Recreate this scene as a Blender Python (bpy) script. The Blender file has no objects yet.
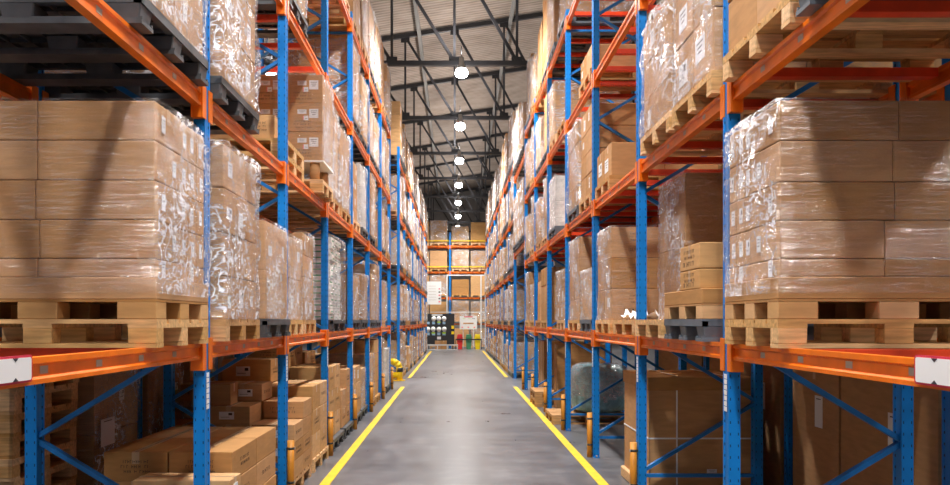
import bpy, bmesh, math, random
from mathutils import Vector, Matrix, noise
random.seed(7)
R = random.Random(11)
scene = bpy.context.scene
COL = scene.collection
PI = math.pi

# ------------------------------------------------------------------ materials
def new_mat(name):
    m = bpy.data.materials.new(name); m.use_nodes = True
    nt = m.node_tree
    for n in list(nt.nodes): nt.nodes.remove(n)
    out = nt.nodes.new('ShaderNodeOutputMaterial')
    return m, nt, out
def nd(nt, t, **kw):
    n = nt.nodes.new(t)
    for k, v in kw.items():
        if k.startswith('i_'): n.inputs[k[2:].replace('_', ' ')].default_value = v
        else: setattr(n, k, v)
    return n
def lk(nt, a, b): nt.links.new(a, b)
def principled(nt, out, col, rough=.5, metal=0.0, spec=.5):
    p = nd(nt, 'ShaderNodeBsdfPrincipled')
    p.inputs['Base Color'].default_value = (*col, 1)
    p.inputs['Roughness'].default_value = rough
    p.inputs['Metallic'].default_value = metal
    p.inputs['Specular IOR Level'].default_value = spec
    lk(nt, p.outputs[0], out.inputs[0])
    return p
def tex(nt, scale=(1, 1, 1), nscale=5, detail=3, coord='Object', rot=(0, 0, 0)):
    tc = nd(nt, 'ShaderNodeTexCoord')
    mp = nd(nt, 'ShaderNodeMapping')
    mp.inputs['Scale'].default_value = scale
    mp.inputs['Rotation'].default_value = rot
    lk(nt, tc.outputs[coord], mp.inputs[0])
    n = nd(nt, 'ShaderNodeTexNoise')
    n.inputs['Scale'].default_value = nscale
    n.inputs['Detail'].default_value = detail
    lk(nt, mp.outputs[0], n.inputs['Vector'])
    return n
def ramp(nt, src, stops):
    r = nd(nt, 'ShaderNodeValToRGB')
    e = r.color_ramp.elements
    while len(e) < len(stops): e.new(.5)
    for k, (p, c) in enumerate(stops):
        e[k].position = p; e[k].color = (*c, 1) if len(c) == 3 else c
    lk(nt, src, r.inputs[0])
    return r
def hsv_random(nt, src, amt_v=.35, amt_s=.2):
    oi = nd(nt, 'ShaderNodeObjectInfo')
    h = nd(nt, 'ShaderNodeHueSaturation')
    mv = nd(nt, 'ShaderNodeMapRange'); mv.inputs['To Min'].default_value = 1 - amt_v; mv.inputs['To Max'].default_value = 1 + amt_v * .7
    ms = nd(nt, 'ShaderNodeMapRange'); ms.inputs['To Min'].default_value = 1 + amt_s; ms.inputs['To Max'].default_value = 1 - amt_s
    lk(nt, oi.outputs['Random'], mv.inputs[0]); lk(nt, oi.outputs['Random'], ms.inputs[0])
    lk(nt, mv.outputs[0], h.inputs['Value']); lk(nt, ms.outputs[0], h.inputs['Saturation'])
    lk(nt, src, h.inputs['Color'])
    return h
def simple(name, col, rough=.5, metal=0, spec=.5, var=0.0, nscale=8, bump=0.0, dirt=.0):
    m, nt, out = new_mat(name)
    p = principled(nt, out, col, rough, metal, spec)
    if var or dirt:
        n = tex(nt, nscale=nscale, detail=4)
        d = tuple(c * (1 - var) for c in col); u = tuple(min(1, c * (1 + var)) for c in col)
        r = ramp(nt, n.outputs[0], [(.3, d), (.7, u)])
        lk(nt, r.outputs[0], p.inputs['Base Color'])
        if bump:
            b = nd(nt, 'ShaderNodeBump'); b.inputs['Strength'].default_value = bump; b.inputs['Distance'].default_value = .01
            lk(nt, n.outputs[0], b.inputs['Height']); lk(nt, b.outputs[0], p.inputs['Normal'])
    return m
def kraft(name, col):
    m, nt, out = new_mat(name)
    p = principled(nt, out, col, .72, 0, .25)
    n = tex(nt, (2, 2, 9), 3.0, 4)
    r = ramp(nt, n.outputs[0], [(.3, tuple(c * .88 for c in col)), (.7, tuple(min(1, c * 1.1) for c in col))])
    h = hsv_random(nt, r.outputs[0], .14, .08)
    lk(nt, h.outputs[0], p.inputs['Base Color'])
    return m
def wood(name, col):
    m, nt, out = new_mat(name)
    p = principled(nt, out, col, .75, 0, .2)
    n = tex(nt, (1.2, 9, 9), 5, 5)
    r = ramp(nt, n.outputs[0], [(.25, tuple(c * .62 for c in col)), (.75, tuple(min(1, c * 1.22) for c in col))])
    h = hsv_random(nt, r.outputs[0], .22, .12)
    lk(nt, h.outputs[0], p.inputs['Base Color'])
    b = nd(nt, 'ShaderNodeBump'); b.inputs['Strength'].default_value = .25; b.inputs['Distance'].default_value = .004
    lk(nt, n.outputs[0], b.inputs['Height']); lk(nt, b.outputs[0], p.inputs['Normal'])
    return m
def film_mat(name, base, streak, crumple, rough=.13):
    """clear stretch film: mostly transparent, whiter along its folds, glossy"""
    m, nt, out = new_mat(name)
    def ridge(n, width):
        a = nd(nt, 'ShaderNodeMath', operation='SUBTRACT'); a.inputs[1].default_value = .5; lk(nt, n.outputs[0], a.inputs[0])
        b = nd(nt, 'ShaderNodeMath', operation='ABSOLUTE'); lk(nt, a.outputs[0], b.inputs[0])
        c = nd(nt, 'ShaderNodeMapRange'); c.inputs['From Min'].default_value = width; c.inputs['From Max'].default_value = 0
        lk(nt, b.outputs[0], c.inputs[0]); return c.outputs[0]
    n1 = tex(nt, (1.6, 1.6, 34), 1.6, 5, rot=(.10, .16, 0)); n1.inputs['Distortion'].default_value = .6
    n2 = tex(nt, (1, 1, 1.4), 5.5, 4, rot=(.5, .4, 0)); n2.inputs['Distortion'].default_value = 1.6
    n3 = tex(nt, (1, 1, 1), 1.9, 2)
    patch = ramp(nt, n3.outputs[0], [(.36, (0.15,) * 3), (.56, (1,) * 3)])
    def mul(x, k):
        q = nd(nt, 'ShaderNodeMath', operation='MULTIPLY'); lk(nt, x, q.inputs[0])
        if isinstance(k, float): q.inputs[1].default_value = k
        else: lk(nt, k, q.inputs[1])
        return q.outputs[0]
    def add(x, y):
        q = nd(nt, 'ShaderNodeMath', operation='ADD'); lk(nt, x, q.inputs[0])
        if isinstance(y, float): q.inputs[1].default_value = y
        else: lk(nt, y, q.inputs[1])
        return q.outputs[0]
    folds = mul(add(mul(ridge(n1, .035), float(streak)), mul(ridge(n2, .04), float(crumple))), patch.outputs[0])
    gl = nd(nt, 'ShaderNodeBsdfGlossy'); gl.inputs['Roughness'].default_value = rough; gl.inputs['Color'].default_value = (1, 1, 1, 1)
    df = nd(nt, 'ShaderNodeBsdfDiffuse'); df.inputs['Color'].default_value = (.86, .86, .9, 1)
    bp = nd(nt, 'ShaderNodeBump'); bp.inputs['Strength'].default_value = 1.0; bp.inputs['Distance'].default_value = .05
    lk(nt, add(n1.outputs[0], n2.outputs[0]), bp.inputs['Height']); lk(nt, bp.outputs[0], gl.inputs['Normal'])
    tr = nd(nt, 'ShaderNodeBsdfTransparent'); tr.inputs['Color'].default_value = (.98, .98, .99, 1)
    m1 = nd(nt, 'ShaderNodeMixShader'); lk(nt, add(mul(patch.outputs[0], float(base)), float(base) * .6), m1.inputs[0])
    lk(nt, tr.outputs[0], m1.inputs[1]); lk(nt, gl.outputs[0], m1.inputs[2])
    m2 = nd(nt, 'ShaderNodeMixShader'); lk(nt, folds, m2.inputs[0])
    lk(nt, m1.outputs[0], m2.inputs[1]); lk(nt, df.outputs[0], m2.inputs[2])
    lk(nt, m2.outputs[0], out.inputs[0])
    return m
def post_mat():
    m, nt, out = new_mat('blue_upright_paint')
    p = principled(nt, out, (.004, .12, .47), .42, 0, .3)
    tc = nd(nt, 'ShaderNodeTexCoord'); geo = nd(nt, 'ShaderNodeTexCoord')
    s = nd(nt, 'ShaderNodeSeparateXYZ'); lk(nt, tc.outputs['Object'], s.inputs[0])
    sn = nd(nt, 'ShaderNodeSeparateXYZ'); lk(nt, geo.outputs['Normal'], sn.inputs[0])
    def mth(op, a, b=None):
        n = nd(nt, 'ShaderNodeMath', operation=op)
        for k, v in enumerate((a, b)):
            if v is None: continue
            if isinstance(v, (int, float)): n.inputs[k].default_value = v
            else: lk(nt, v, n.inputs[k])
        return n.outputs[0]
    fz = mth('FRACT', mth('MULTIPLY', s.outputs[2], 1 / .07))
    zin = mth('LESS_THAN', mth('ABSOLUTE', mth('SUBTRACT', fz, .5)), .12)
    hy = mth('LESS_THAN', mth('ABSOLUTE', mth('SUBTRACT', mth('ABSOLUTE', s.outputs[1]), .028)), .0045)
    hx = mth('LESS_THAN', mth('ABSOLUTE', mth('SUBTRACT', mth('ABSOLUTE', s.outputs[0]), .024)), .0032)
    nx = mth('GREATER_THAN', mth('ABSOLUTE', sn.outputs[0]), .5)
    ny = mth('GREATER_THAN', mth('ABSOLUTE', sn.outputs[1]), .5)
    hole = mth('MULTIPLY', zin, mth('ADD', mth('MULTIPLY', hy, nx), mth('MULTIPLY', hx, ny)))
    n = tex(nt, nscale=6, detail=3)
    r = ramp(nt, n.outputs[0], [(.3, (.002, .17, .54)), (.7, (.003, .21, .66))])
    mix = nd(nt, 'ShaderNodeMixRGB'); mix.inputs[2].default_value = (.003, .03, .10, 1)
    lk(nt, hole, mix.inputs[0]); lk(nt, r.outputs[0], mix.inputs[1]); lk(nt, mix.outputs[0], p.inputs['Base Color'])
    return m
def floor_mat():
    m, nt, out = new_mat('polished_concrete')
    p = principled(nt, out, (.3, .3, .31), .3, 0, .32)
    n = tex(nt, (1, .6, 1), .55, 2); n2 = tex(nt, (3.2, .5, 1), 1.6, 3); n3 = tex(nt, (1, 1, 1), 5, 3); n4 = tex(nt, (.5, 3, 1), 1.1, 2)
    def mixf(a, b, f):
        q = nd(nt, 'ShaderNodeMixRGB'); q.inputs[0].default_value = f; lk(nt, a, q.inputs[1]); lk(nt, b, q.inputs[2]); return q.outputs[0]
    allm = mixf(mixf(mixf(n.outputs[0], n2.outputs[0], .42), n3.outputs[0], .33), n4.outputs[0], .25)
    r = ramp(nt, allm, [(.33, (.07, .07, .077)), (.5, (.14, .14, .151)), (.66, (.24, .24, .255))])
    # saw-cut joints every 6 m across the aisle
    tc = nd(nt, 'ShaderNodeTexCoord'); s = nd(nt, 'ShaderNodeSeparateXYZ'); lk(nt, tc.outputs['Object'], s.inputs[0])
    mu = nd(nt, 'ShaderNodeMath', operation='MULTIPLY'); mu.inputs[1].default_value = 1 / 3.05; lk(nt, s.outputs[1], mu.inputs[0])
    fr = nd(nt, 'ShaderNodeMath', operation='FRACT'); lk(nt, mu.outputs[0], fr.inputs[0])
    lt = nd(nt, 'ShaderNodeMath', operation='LESS_THAN'); lt.inputs[1].default_value = .006; lk(nt, fr.outputs[0], lt.inputs[0])
    sc = nd(nt, 'ShaderNodeMath', operation='MULTIPLY'); sc.inputs[1].default_value = .5; lk(nt, lt.outputs[0], sc.inputs[0])
    mix = nd(nt, 'ShaderNodeMixRGB'); mix.inputs[2].default_value = (.1, .1, .1, 1)
    lk(nt, sc.outputs[0], mix.inputs[0]); lk(nt, r.outputs[0], mix.inputs[1]); lk(nt, mix.outputs[0], p.inputs['Base Color'])
    rr = ramp(nt, allm, [(.3, (.24,) * 3), (.7, (.40,) * 3)])
    lk(nt, rr.outputs[0], p.inputs['Roughness'])
    return m
def roof_mat():
    m, nt, out = new_mat('roof_sheet')
    p = principled(nt, out, (.3, .26, .23), .7, 0, .2)
    tc = nd(nt, 'ShaderNodeTexCoord')
    w = nd(nt, 'ShaderNodeTexWave'); w.bands_direction = 'Y'; w.inputs['Scale'].default_value = 1.5; w.inputs['Distortion'].default_value = .0
    lk(nt, tc.outputs['Object'], w.inputs['Vector'])
    n = tex(nt, (1, 1.5, 1), 1.3, 6)
    mx = nd(nt, 'ShaderNodeMixRGB'); mx.inputs[0].default_value = .72
    lk(nt, w.outputs[0], mx.inputs[1]); lk(nt, n.outputs[0], mx.inputs[2])
    r = ramp(nt, mx.outputs[0], [(.25, (.20, .155, .125)), (.5, (.33, .265, .22)), (.8, (.42, .345, .295))])
    lk(nt, r.outputs[0], p.inputs['Base Color'])
    b = nd(nt, 'ShaderNodeBump'); b.inputs['Strength'].default_value = .6; b.inputs['Distance'].default_value = .04
    lk(nt, w.outputs[0], b.inputs['Height']); lk(nt, b.outputs[0], p.inputs['Normal'])
    return m
def emis(name, col, s):
    m, nt, out = new_mat(name)
    e = nd(nt, 'ShaderNodeEmission'); e.inputs[0].default_value = (*col, 1); e.inputs[1].default_value = s
    lk(nt, e.outputs[0], out.inputs[0]); return m

M = {
 'kraft': kraft('kraft_board', (.51, .275, .115)),
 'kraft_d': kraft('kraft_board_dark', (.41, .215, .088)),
 'kraft_l': kraft('kraft_board_light', (.62, .36, .16)),
 'white_pack': simple('white_printed_pack', (.74, .71, .66), .5, var=.25, nscale=9),
 'tape': simple('parcel_tape', (.56, .36, .20), .3),
 'label': simple('label_paper', (.84, .84, .86), .6),
 'pink': simple('label_pink', (.85, .2, .25), .6),
 'ink': simple('print_ink', (.05, .035, .025), .7),
 'green': simple('green_print', (.05, .3, .12), .6),
 'film': film_mat('stretch_film', .045, .22, .06),
 'film_heavy': film_mat('stretch_film_heavy', .17, .45, .8, .10),
 'wood': wood('pallet_wood', (.62, .355, .16)),
 'wood_pale': wood('pallet_wood_pale', (.75, .465, .22)),
 'black_plastic': simple('dark_plastic', (.075, .08, .088), .5, var=.3),
 'grey_plastic': simple('grey_plastic', (.12, .145, .175), .45, var=.2),
 'post': post_mat(),
 'blue': simple('blue_paint', (.005, .15, .46), .4, var=.15),
 'orange': simple('orange_paint', (.80, .165, .004), .38, var=.2, nscale=5),
 'red': simple('red_orange_paint', (.70, .055, .012), .4, var=.15),
 'galv': simple('galvanised_steel', (.42, .36, .3), .45, .3),
 'ochre': simple('ochre_guard', (.62, .25, .025), .45, var=.12),
 'black': simple('black_rubber', (.02, .02, .022), .5),
 'yellow': simple('yellow_line_paint', (.86, .58, .008), .5, var=.1),
 'yellow_s': simple('yellow_steel', (.85, .55, .01), .35),
 'floor': floor_mat(), 'roof': roof_mat(),
 'truss': simple('dark_truss_steel', (.028, .028, .032), .5),
 'purlin': simple('purlin_steel', (.22, .21, .2), .5),
 'wall': simple('wall_panel', (.42, .40, .38), .7, var=.1, nscale=2),
 'white': simple('white_paint', (.8, .8, .78), .5),
 'sign_red': simple('sign_red', (.62, .03, .07), .5),
 'sign_dark': simple('sign_dark', (.03, .03, .045), .5),
 'board': simple('black_board', (.018, .019, .022), .5),
 'card_blue': simple('card_blue', (.30, .48, .66), .5),
 'card_lime': simple('card_lime', (.45, .75, .05), .5),
 'bin_red': simple('red_bin', (.72, .03, .03), .4), 'bin_green': simple('green_bin', (.06, .26, .13), .4), 'bin_yellow': simple('yellow_bin', (.9, .66, .01), .4),
 'teal': simple('teal_bundle', (.25, .50, .56), .35, var=.3, nscale=14),
 'lamp': emis('lamp_glow', (1, .98, .95), 45),
 'lamp_body': simple('lamp_housing', (.5, .5, .5), .4, .5),
 'steel_white': simple('white_steel', (.7, .7, .68), .45),
}

# ------------------------------------------------------------------ mesh builder
class MB:
    def __init__(s): s.bm = bmesh.new(); s.mats = []
    def mi(s, m):
        if m not in s.mats: s.mats.append(m)
        return s.mats.index(m)
    def box(s, c, d, m, rot=None, taper=None):
        k = s.mi(m); hx, hy, hz = d[0] / 2, d[1] / 2, d[2] / 2
        vs = []
        for z in (-hz, hz):
            f = 1 if (taper is None or z > 0) else taper
            for x, y in ((-hx, -hy), (hx, -hy), (hx, hy), (-hx, hy)):
                v = Vector((x * f, y * f, z))
                if rot is not None: v = rot @ v
                vs.append(s.bm.verts.new(v + Vector(c)))
        for q in ((3, 2, 1, 0), (4, 5, 6, 7), (0, 1, 5, 4), (1, 2, 6, 5), (2, 3, 7, 6), (3, 0, 4, 7)):
            s.bm.faces.new([vs[i] for i in q]).material_index = k
        return s
    def bar(s, a, b, w, h, m):
        a, b = Vector(a), Vector(b); d = b - a
        q = d.to_track_quat('Z', 'Y').to_matrix()
        return s.box((a + b) / 2, (w, h, d.length), m, rot=q)
    def cyl(s, a, b, r, m, n=16, r2=None, cap=True):
        k = s.mi(m); a, b = Vector(a), Vector(b); q = (b - a).to_track_quat('Z', 'Y').to_matrix()
        r2 = r if r2 is None else r2
        A = [s.bm.verts.new(a + q @ Vector((r * math.cos(2 * PI * i / n), r * math.sin(2 * PI * i / n), 0))) for i in range(n)]
        Bv = [s.bm.verts.new(b + q @ Vector((r2 * math.cos(2 * PI * i / n), r2 * math.sin(2 * PI * i / n), 0))) for i in range(n)]
        for i in range(n):
            f = s.bm.faces.new((A[i], A[(i + 1) % n], Bv[(i + 1) % n], Bv[i])); f.material_index = k; f.smooth = True
        if cap:
            s.bm.faces.new(A[::-1]).material_index = k; s.bm.faces.new(Bv).material_index = k
        return s
    def prism(s, pts, axis, a, b, m):
        # pts: 2D polygon; axis 'y': pts are (x,z) swept y a..b ; axis 'z': (x,y) swept z ; axis 'x': (y,z)
        k = s.mi(m)
        def P(u, v, t): return {'y': (u, t, v), 'z': (u, v, t), 'x': (t, u, v)}[axis]
        A = [s.bm.verts.new(P(u, v, a)) for u, v in pts]; Bv = [s.bm.verts.new(P(u, v, b)) for u, v in pts]
        n = len(pts)
        for i in range(n): s.bm.faces.new((A[i], A[(i + 1) % n], Bv[(i + 1) % n], Bv[i])).material_index = k
        s.bm.faces.new(A[::-1]).material_index = k; s.bm.faces.new(Bv).material_index = k
        return s
    def lathe(s, prof, m, n=20, c=(0, 0, 0)):
        k = s.mi(m); rings = []
        for r, z in prof:
            rings.append([s.bm.verts.new((c[0] + r * math.cos(2 * PI * i / n), c[1] + r * math.sin(2 * PI * i / n), c[2] + z)) for i in range(n)])
        for a, b in zip(rings, rings[1:]):
            for i in range(n):
                f = s.bm.faces.new((a[i], a[(i + 1) % n], b[(i + 1) % n], b[i])); f.material_index = k; f.smooth = True
        s.bm.faces.new(rings[0][::-1]).material_index = k; s.bm.faces.new(rings[-1]).material_index = k
        return s
    def mesh(s, name, bevel=0, seg=1):
        bmesh.ops.recalc_face_normals(s.bm, faces=s.bm.faces)
        if bevel:
            bmesh.ops.bevel(s.bm, geom=list(s.bm.edges), offset=bevel, segments=seg, affect='EDGES', profile=.6, clamp_overlap=True)
        me = bpy.data.meshes.new(name); s.bm.to_mesh(me); s.bm.free()
        for m in s.mats: me.materials.append(M[m])
        return me

def ob(name, me, parent=None, loc=(0, 0, 0), rotz=0.0, scale=None, rot=None):
    o = bpy.data.objects.new(name, me); COL.objects.link(o)
    if parent is not None: o.parent = parent
    o.location = loc
    o.rotation_euler = rot if rot is not None else (0, 0, rotz)
    if scale is not None: o.scale = scale
    return o
def tag(o, label, cat, group=None, kind=None):
    o['label'] = label; o['category'] = cat
    if group: o['group'] = group
    if kind: o['kind'] = kind
    return o
def thing(name, label, cat, loc, rotz=0, group=None):
    return tag(ob(name, None, None, loc, rotz), label, cat, group)
def struct(name, me, loc=(0, 0, 0), parent=None, label=None):
    o = ob(name, me, parent, loc)
    if parent is None: o['kind'] = 'structure'
    if label: o['label'] = label
    return o

# ------------------------------------------------------------------ camera
H = 1.625
cam_d = bpy.data.cameras.new('camera'); cam = bpy.data.objects.new('camera', cam_d); COL.objects.link(cam)
cam.location = (0, 0, H); cam.rotation_euler = (PI / 2, 0, 0)
cam_d.sensor_width = 36; cam_d.lens = 815 / 950 * 36
cam_d.shift_x = (475 - 455.5) / 950; cam_d.shift_y = (321 - 242.5) / 950
cam_d.clip_end = 300; cam_d.clip_start = .05
scene.camera = cam

# ------------------------------------------------------------------ rack geometry constants
A = {'L': 1.58, 'R': 1.675}; SG = {'L': -1, 'R': 1}
BAY = {'L': 2.382, 'R': 2.398}; Y0 = {'L': 5.076, 'R': 4.944}
FAR0 = {'L': 22.59, 'R': 22.93}
D = 1.04; FLUE = .30
LV = [0, 1.49, 3.04, 4.57, 6.11]
def X(s, d): return SG[s] * (A[s] + d)
def fy(s, i): return Y0[s] + BAY[s] * i
def ffy(s, j): return FAR0[s] + 2.39 * j
SIDE = {'L': 'left', 'R': 'right'}
ORD = ['first', 'second', 'third', 'fourth', 'fifth', 'sixth', 'seventh', 'eighth', 'ninth', 'tenth', 'eleventh', 'twelfth']
LVN = ['floor level', 'lowest beam level', 'second beam level', 'third beam level', 'top beam level']

# ------------------------------------------------------------------ setting
struct('floor', MB().box((0, 26, -.05), (34, 82, .1), 'floor').mesh('floor'))
ROOF0, SL = 11.95, .155
mb = MB(); mb.prism([(-17, ROOF0 - 17 * SL), (17, ROOF0 + 17 * SL), (17, ROOF0 + 17 * SL + .12), (-17, ROOF0 - 17 * SL + .12)], 'y', -15, 67, 'roof')
struct('ceiling', mb.mesh('ceiling'))
struct('wall_far', MB().box((0, 66, 7.5), (34, .2, 15), 'wall').mesh('wall_far'))
struct('wall_near', MB().box((0, -14.5, 7.5), (34, .2, 15), 'wall').mesh('wall_near'))
struct('wall_left', MB().box((-16.6, 26, 7.5), (.2, 82, 15), 'wall').mesh('wall_left'))
struct('wall_right', MB().box((16.6, 26, 7.5), (.2, 82, 15), 'wall').mesh('wall_right'))
# roof trusses every 6 m
TRUSS_B = 8.7
mb = MB()
mb.box((0, 0, TRUSS_B), (33, .16, .12), 'truss')
mb.bar((-16.5, 0, ROOF0 - .12 - 16.5 * SL), (16.5, 0, ROOF0 - .12 + 16.5 * SL), .14, .14, 'truss')
st = 1.72; x0 = -.03 - 9 * st
xs = [x0 + st * k for k in range(19)]
for k, x in enumerate(xs):
    mb.bar((x, 0, TRUSS_B), (x, 0, ROOF0 - .12 + x * SL), .07, .07, 'truss')
    mb.box((x, 0, TRUSS_B + .09), (.3, .03, .2), 'truss'); mb.box((x, 0, ROOF0 - .25 + x * SL), (.3, .03, .2), 'truss')
    if k < len(xs) - 1:
        mb.bar((x, 0, ROOF0 - .15 + x * SL), (xs[k + 1], 0, TRUSS_B + .05), .08, .08, 'truss')
truss_me = mb.mesh('roof_truss')
for k in range(-5, 8):
    o = struct('roof_truss', truss_me, (0, 22.4 + 6 * k, 0))
pur_me = MB().bar((0, -14, 0), (0, 66, 0), .12, .14, 'purlin').mesh('roof_purlin')
for x in (-7.6, -4.4, -1.25, 1.9, 4.8, 8.8):
    struct('roof_purlin', pur_me, (x, 0, ROOF0 - .22 + x * SL))
# floor markings
def line(x, y0, y1, w=.1):
    struct('floor_marking', MB().box((x, (y0 + y1) / 2, .002), (w, y1 - y0, .004), 'yellow').mesh('floor_marking'))
line(-1.30, -2, 20.1); line(1.47, -2, 20.1); line(-1.32, 23.2, 44); line(1.48, 23.6, 44)

# ------------------------------------------------------------------ lamps
lamp_body = MB().lathe([(.02, .34), (.06, .33), (.075, .14), (.12, .09), (.14, .03), (.13, .0)], 'lamp_body', 24).mesh('lamp_housing')
lamp_lens = MB().lathe([(.12, .0), (.16, -.03), (.175, -.1), (.15, -.17), (.09, -.21), (.02, -.22)], 'lamp', 24).mesh('lamp_lens')
lamp_cord = MB().cyl((0, 0, .33), (0, 0, .62), .012, 'black', 8).mesh('lamp_cord')
LAMP_Z = 8.35
def lamp(x, y, label, vis=True, power=1000):
    if vis:
        t = thing('pendant_lamp', label, 'lamp', (x, y, LAMP_Z), 0, 'high bay lamps along the aisle')
        ob('housing', lamp_body, t); ob('lens', lamp_lens, t); ob('hanger', lamp_cord, t)
    ld = bpy.data.lights.new('lamp_light', 'SPOT'); ld.energy = power; ld.color = (1, .965, .92); ld.shadow_soft_size = .22
    ld.spot_size = math.radians(152); ld.spot_blend = 1.0
    lo = bpy.data.objects.new('lamp_light', ld); COL.objects.link(lo); lo.location = (x, y, LAMP_Z - .34)
    ld = bpy.data.lights.new('roof_fill_light', 'SPOT'); ld.energy = power * .23; ld.spot_size = math.radians(150); ld.spot_blend = .6; ld.color = (1, .965, .92); ld.shadow_soft_size = .22  # added upward spot that brightens the roof, not part of the fixture
    lo = bpy.data.objects.new('roof_fill_light', ld); COL.objects.link(lo); lo.location = (x, y, LAMP_Z + .4); lo.rotation_euler = (PI, 0, 0)
for k in range(-6, 7):
    y = 21.8 + 6 * k
    lab = '%s lamp of the row hanging over the aisle, counted from the nearest' % ORD[k] if k >= 0 else 'high bay lamp hanging above the camera end of the aisle'
    lamp(.16, y, lab, vis=True, power=1150)
for k in range(-4, 5):
    y = 22.2 + 6 * k
    lamp(-5.0, y, 'bright lamp seen through the left rack over the next aisle' if k == 0 else 'lamp over the aisle behind the left rack', vis=(k in (0,)), power=800)
    lamp(6.2, y, 'lamp over the aisle behind the right rack', vis=False, power=800)

# ------------------------------------------------------------------ pallets
def pallet_meshes(w, mat):
    d = {}
    m = MB(); n = 5
    bw = .145 if w < .9 else .16
    for k in range(n):
        y = -w / 2 + bw / 2 + k * (w - bw) / (n - 1)
        m.box((0, y, .133), (1.2, bw, .022), mat)
    for x in (-.5275, 0, .5275): m.box((x, 0, .111), (.145, w, .022), mat)
    d['deck'] = m
    return d
_pc = {}
def pallet_set(w, mat):
    key = (round(w, 2), mat)
    if key in _pc: return _pc[key]
    w = key[0]
    deck = pallet_meshes(w, mat)['deck'].mesh('deck')
    block = MB().box((0, 0, .061), (.145, .1, .078), mat).mesh('block', .003)
    runner = MB().box((0, 0, .011), (1.2, .1, .022), mat).mesh('bottom_board')
    full = pallet_meshes(w, mat)['deck']
    for y in (-w / 2 + .05, 0, w / 2 - .05):
        full.box((0, y, .011), (1.2, .1, .022), mat)
        for x in (-.5275, 0, .5275): full.box((x, y, .061), (.145, .1, .078), mat)
    _pc[key] = (deck, block, runner, full.mesh('pallet'))
    return _pc[key]
def wooden_pallet(x, y, z, w, label, parts, mat='wood', group='wooden pallets', rotz=0):
    deck, block, runner, full = pallet_set(w, mat)
    if not parts:
        return tag(ob('wooden_pallet', full, None, (x, y, z), rotz), label, 'pallet', group)
    t = thing('wooden_pallet', label, 'pallet', (x, y, z), rotz, group)
    ob('deck', deck, t)
    for yy in (-w / 2 + .05, 0, w / 2 - .05):
        ob('bottom_board', runner, t, (0, yy, 0))
        for xx in (-.5275, 0, .5275): ob('block', block, t, (xx, yy, 0))
    return t
_pp = {}
def plastic_set(w, mat):
    key = (round(w, 2), mat)
    if key in _pp: return _pp[key]
    w = key[0]
    def deck(m):
        m.box((0, 0, .14), (1.2, w, .016), mat)
        for y in (-w / 2 + .02, w / 2 - .02): m.box((0, y, .117), (1.2, .04, .034), mat)
        for x in (-.58, .58): m.box((x, 0, .117), (.04, w, .034), mat)
        for k in range(9): m.box((-.48 + .12 * k, 0, .122), (.014, w - .04, .022), mat)
        for k in range(6): m.box((0, -w / 2 + w / 7 * (k + 1), .122), (1.16, .014, .022), mat)
        return m
    foot = MB().box((0, 0, .06), (.17, .15, .084), mat, taper=.86).mesh('foot', .006)
    def rail(m, y): return m.box((0, y, .011), (1.2, .15, .02), mat).box((0, y - .06, .028), (1.2, .012, .018), mat).box((0, y + .06, .028), (1.2, .012, .018), mat)
    runner = rail(MB(), 0).mesh('runner')
    full = deck(MB())
    for y in (-w / 2 + .075, 0, w / 2 - .075):
        rail(full, y)
        for x in (-.51, 0, .51): full.box((x, y, .06), (.17, .15, .084), mat, taper=.86)
    _pp[key] = (deck(MB()).mesh('deck'), foot, runner, full.mesh('plastic_pallet'))
    return _pp[key]
def plastic_pallet(x, y, z, w, label, parts, mat='black_plastic', group='plastic pallets', rotz=0):
    deck, foot, runner, full = plastic_set(w, mat)
    if not parts:
        return tag(ob('plastic_pallet', full, None, (x, y, z), rotz), label, 'pallet', group)
    t = thing('plastic_pallet', label, 'pallet', (x, y, z), rotz, group)
    ob('deck', deck, t)
    for yy in (-w / 2 + .075, 0, w / 2 - .075):
        ob('runner', runner, t, (0, yy, 0))
        for xx in (-.51, 0, .51): ob('foot', foot, t, (xx, yy, 0))
    return t
PH = .148

# ------------------------------------------------------------------ cartons and film
_cc = {}
def carton_mesh(dx, dy, dz, mat, tape=True):
    key = (round(dx, 3), round(dy, 3), round(dz, 3), mat, tape)
    if key not in _cc:
        m = MB().box((0, 0, dz / 2), (dx, dy, dz), mat)
        bmesh.ops.bevel(m.bm, geom=list(m.bm.edges), offset=.007, segments=2, affect='EDGES', profile=.6, clamp_overlap=True)
        if tape:
            w = .05; e = .0012
            if dx >= dy:
                m.box((0, 0, dz), (dx + e, w, e), 'tape'); 
                for sx in (-1, 1): m.box((sx * dx / 2, 0, dz - .04), (e, w, .08), 'tape')
                m.box((0, 0, dz + .0007), (dx * .985, .003, .0004), 'ink')
            else:
                m.box((0, 0, dz), (w, dy + e, e), 'tape')
                for sy in (-1, 1): m.box((0, sy * dy / 2, dz - .04), (w, e, .08), 'tape')
                m.box((0, 0, dz + .0007), (.003, dy * .985, .0004), 'ink')
        _cc[key] = m.mesh('carton')
    return _cc[key]
_lab = {}
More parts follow.
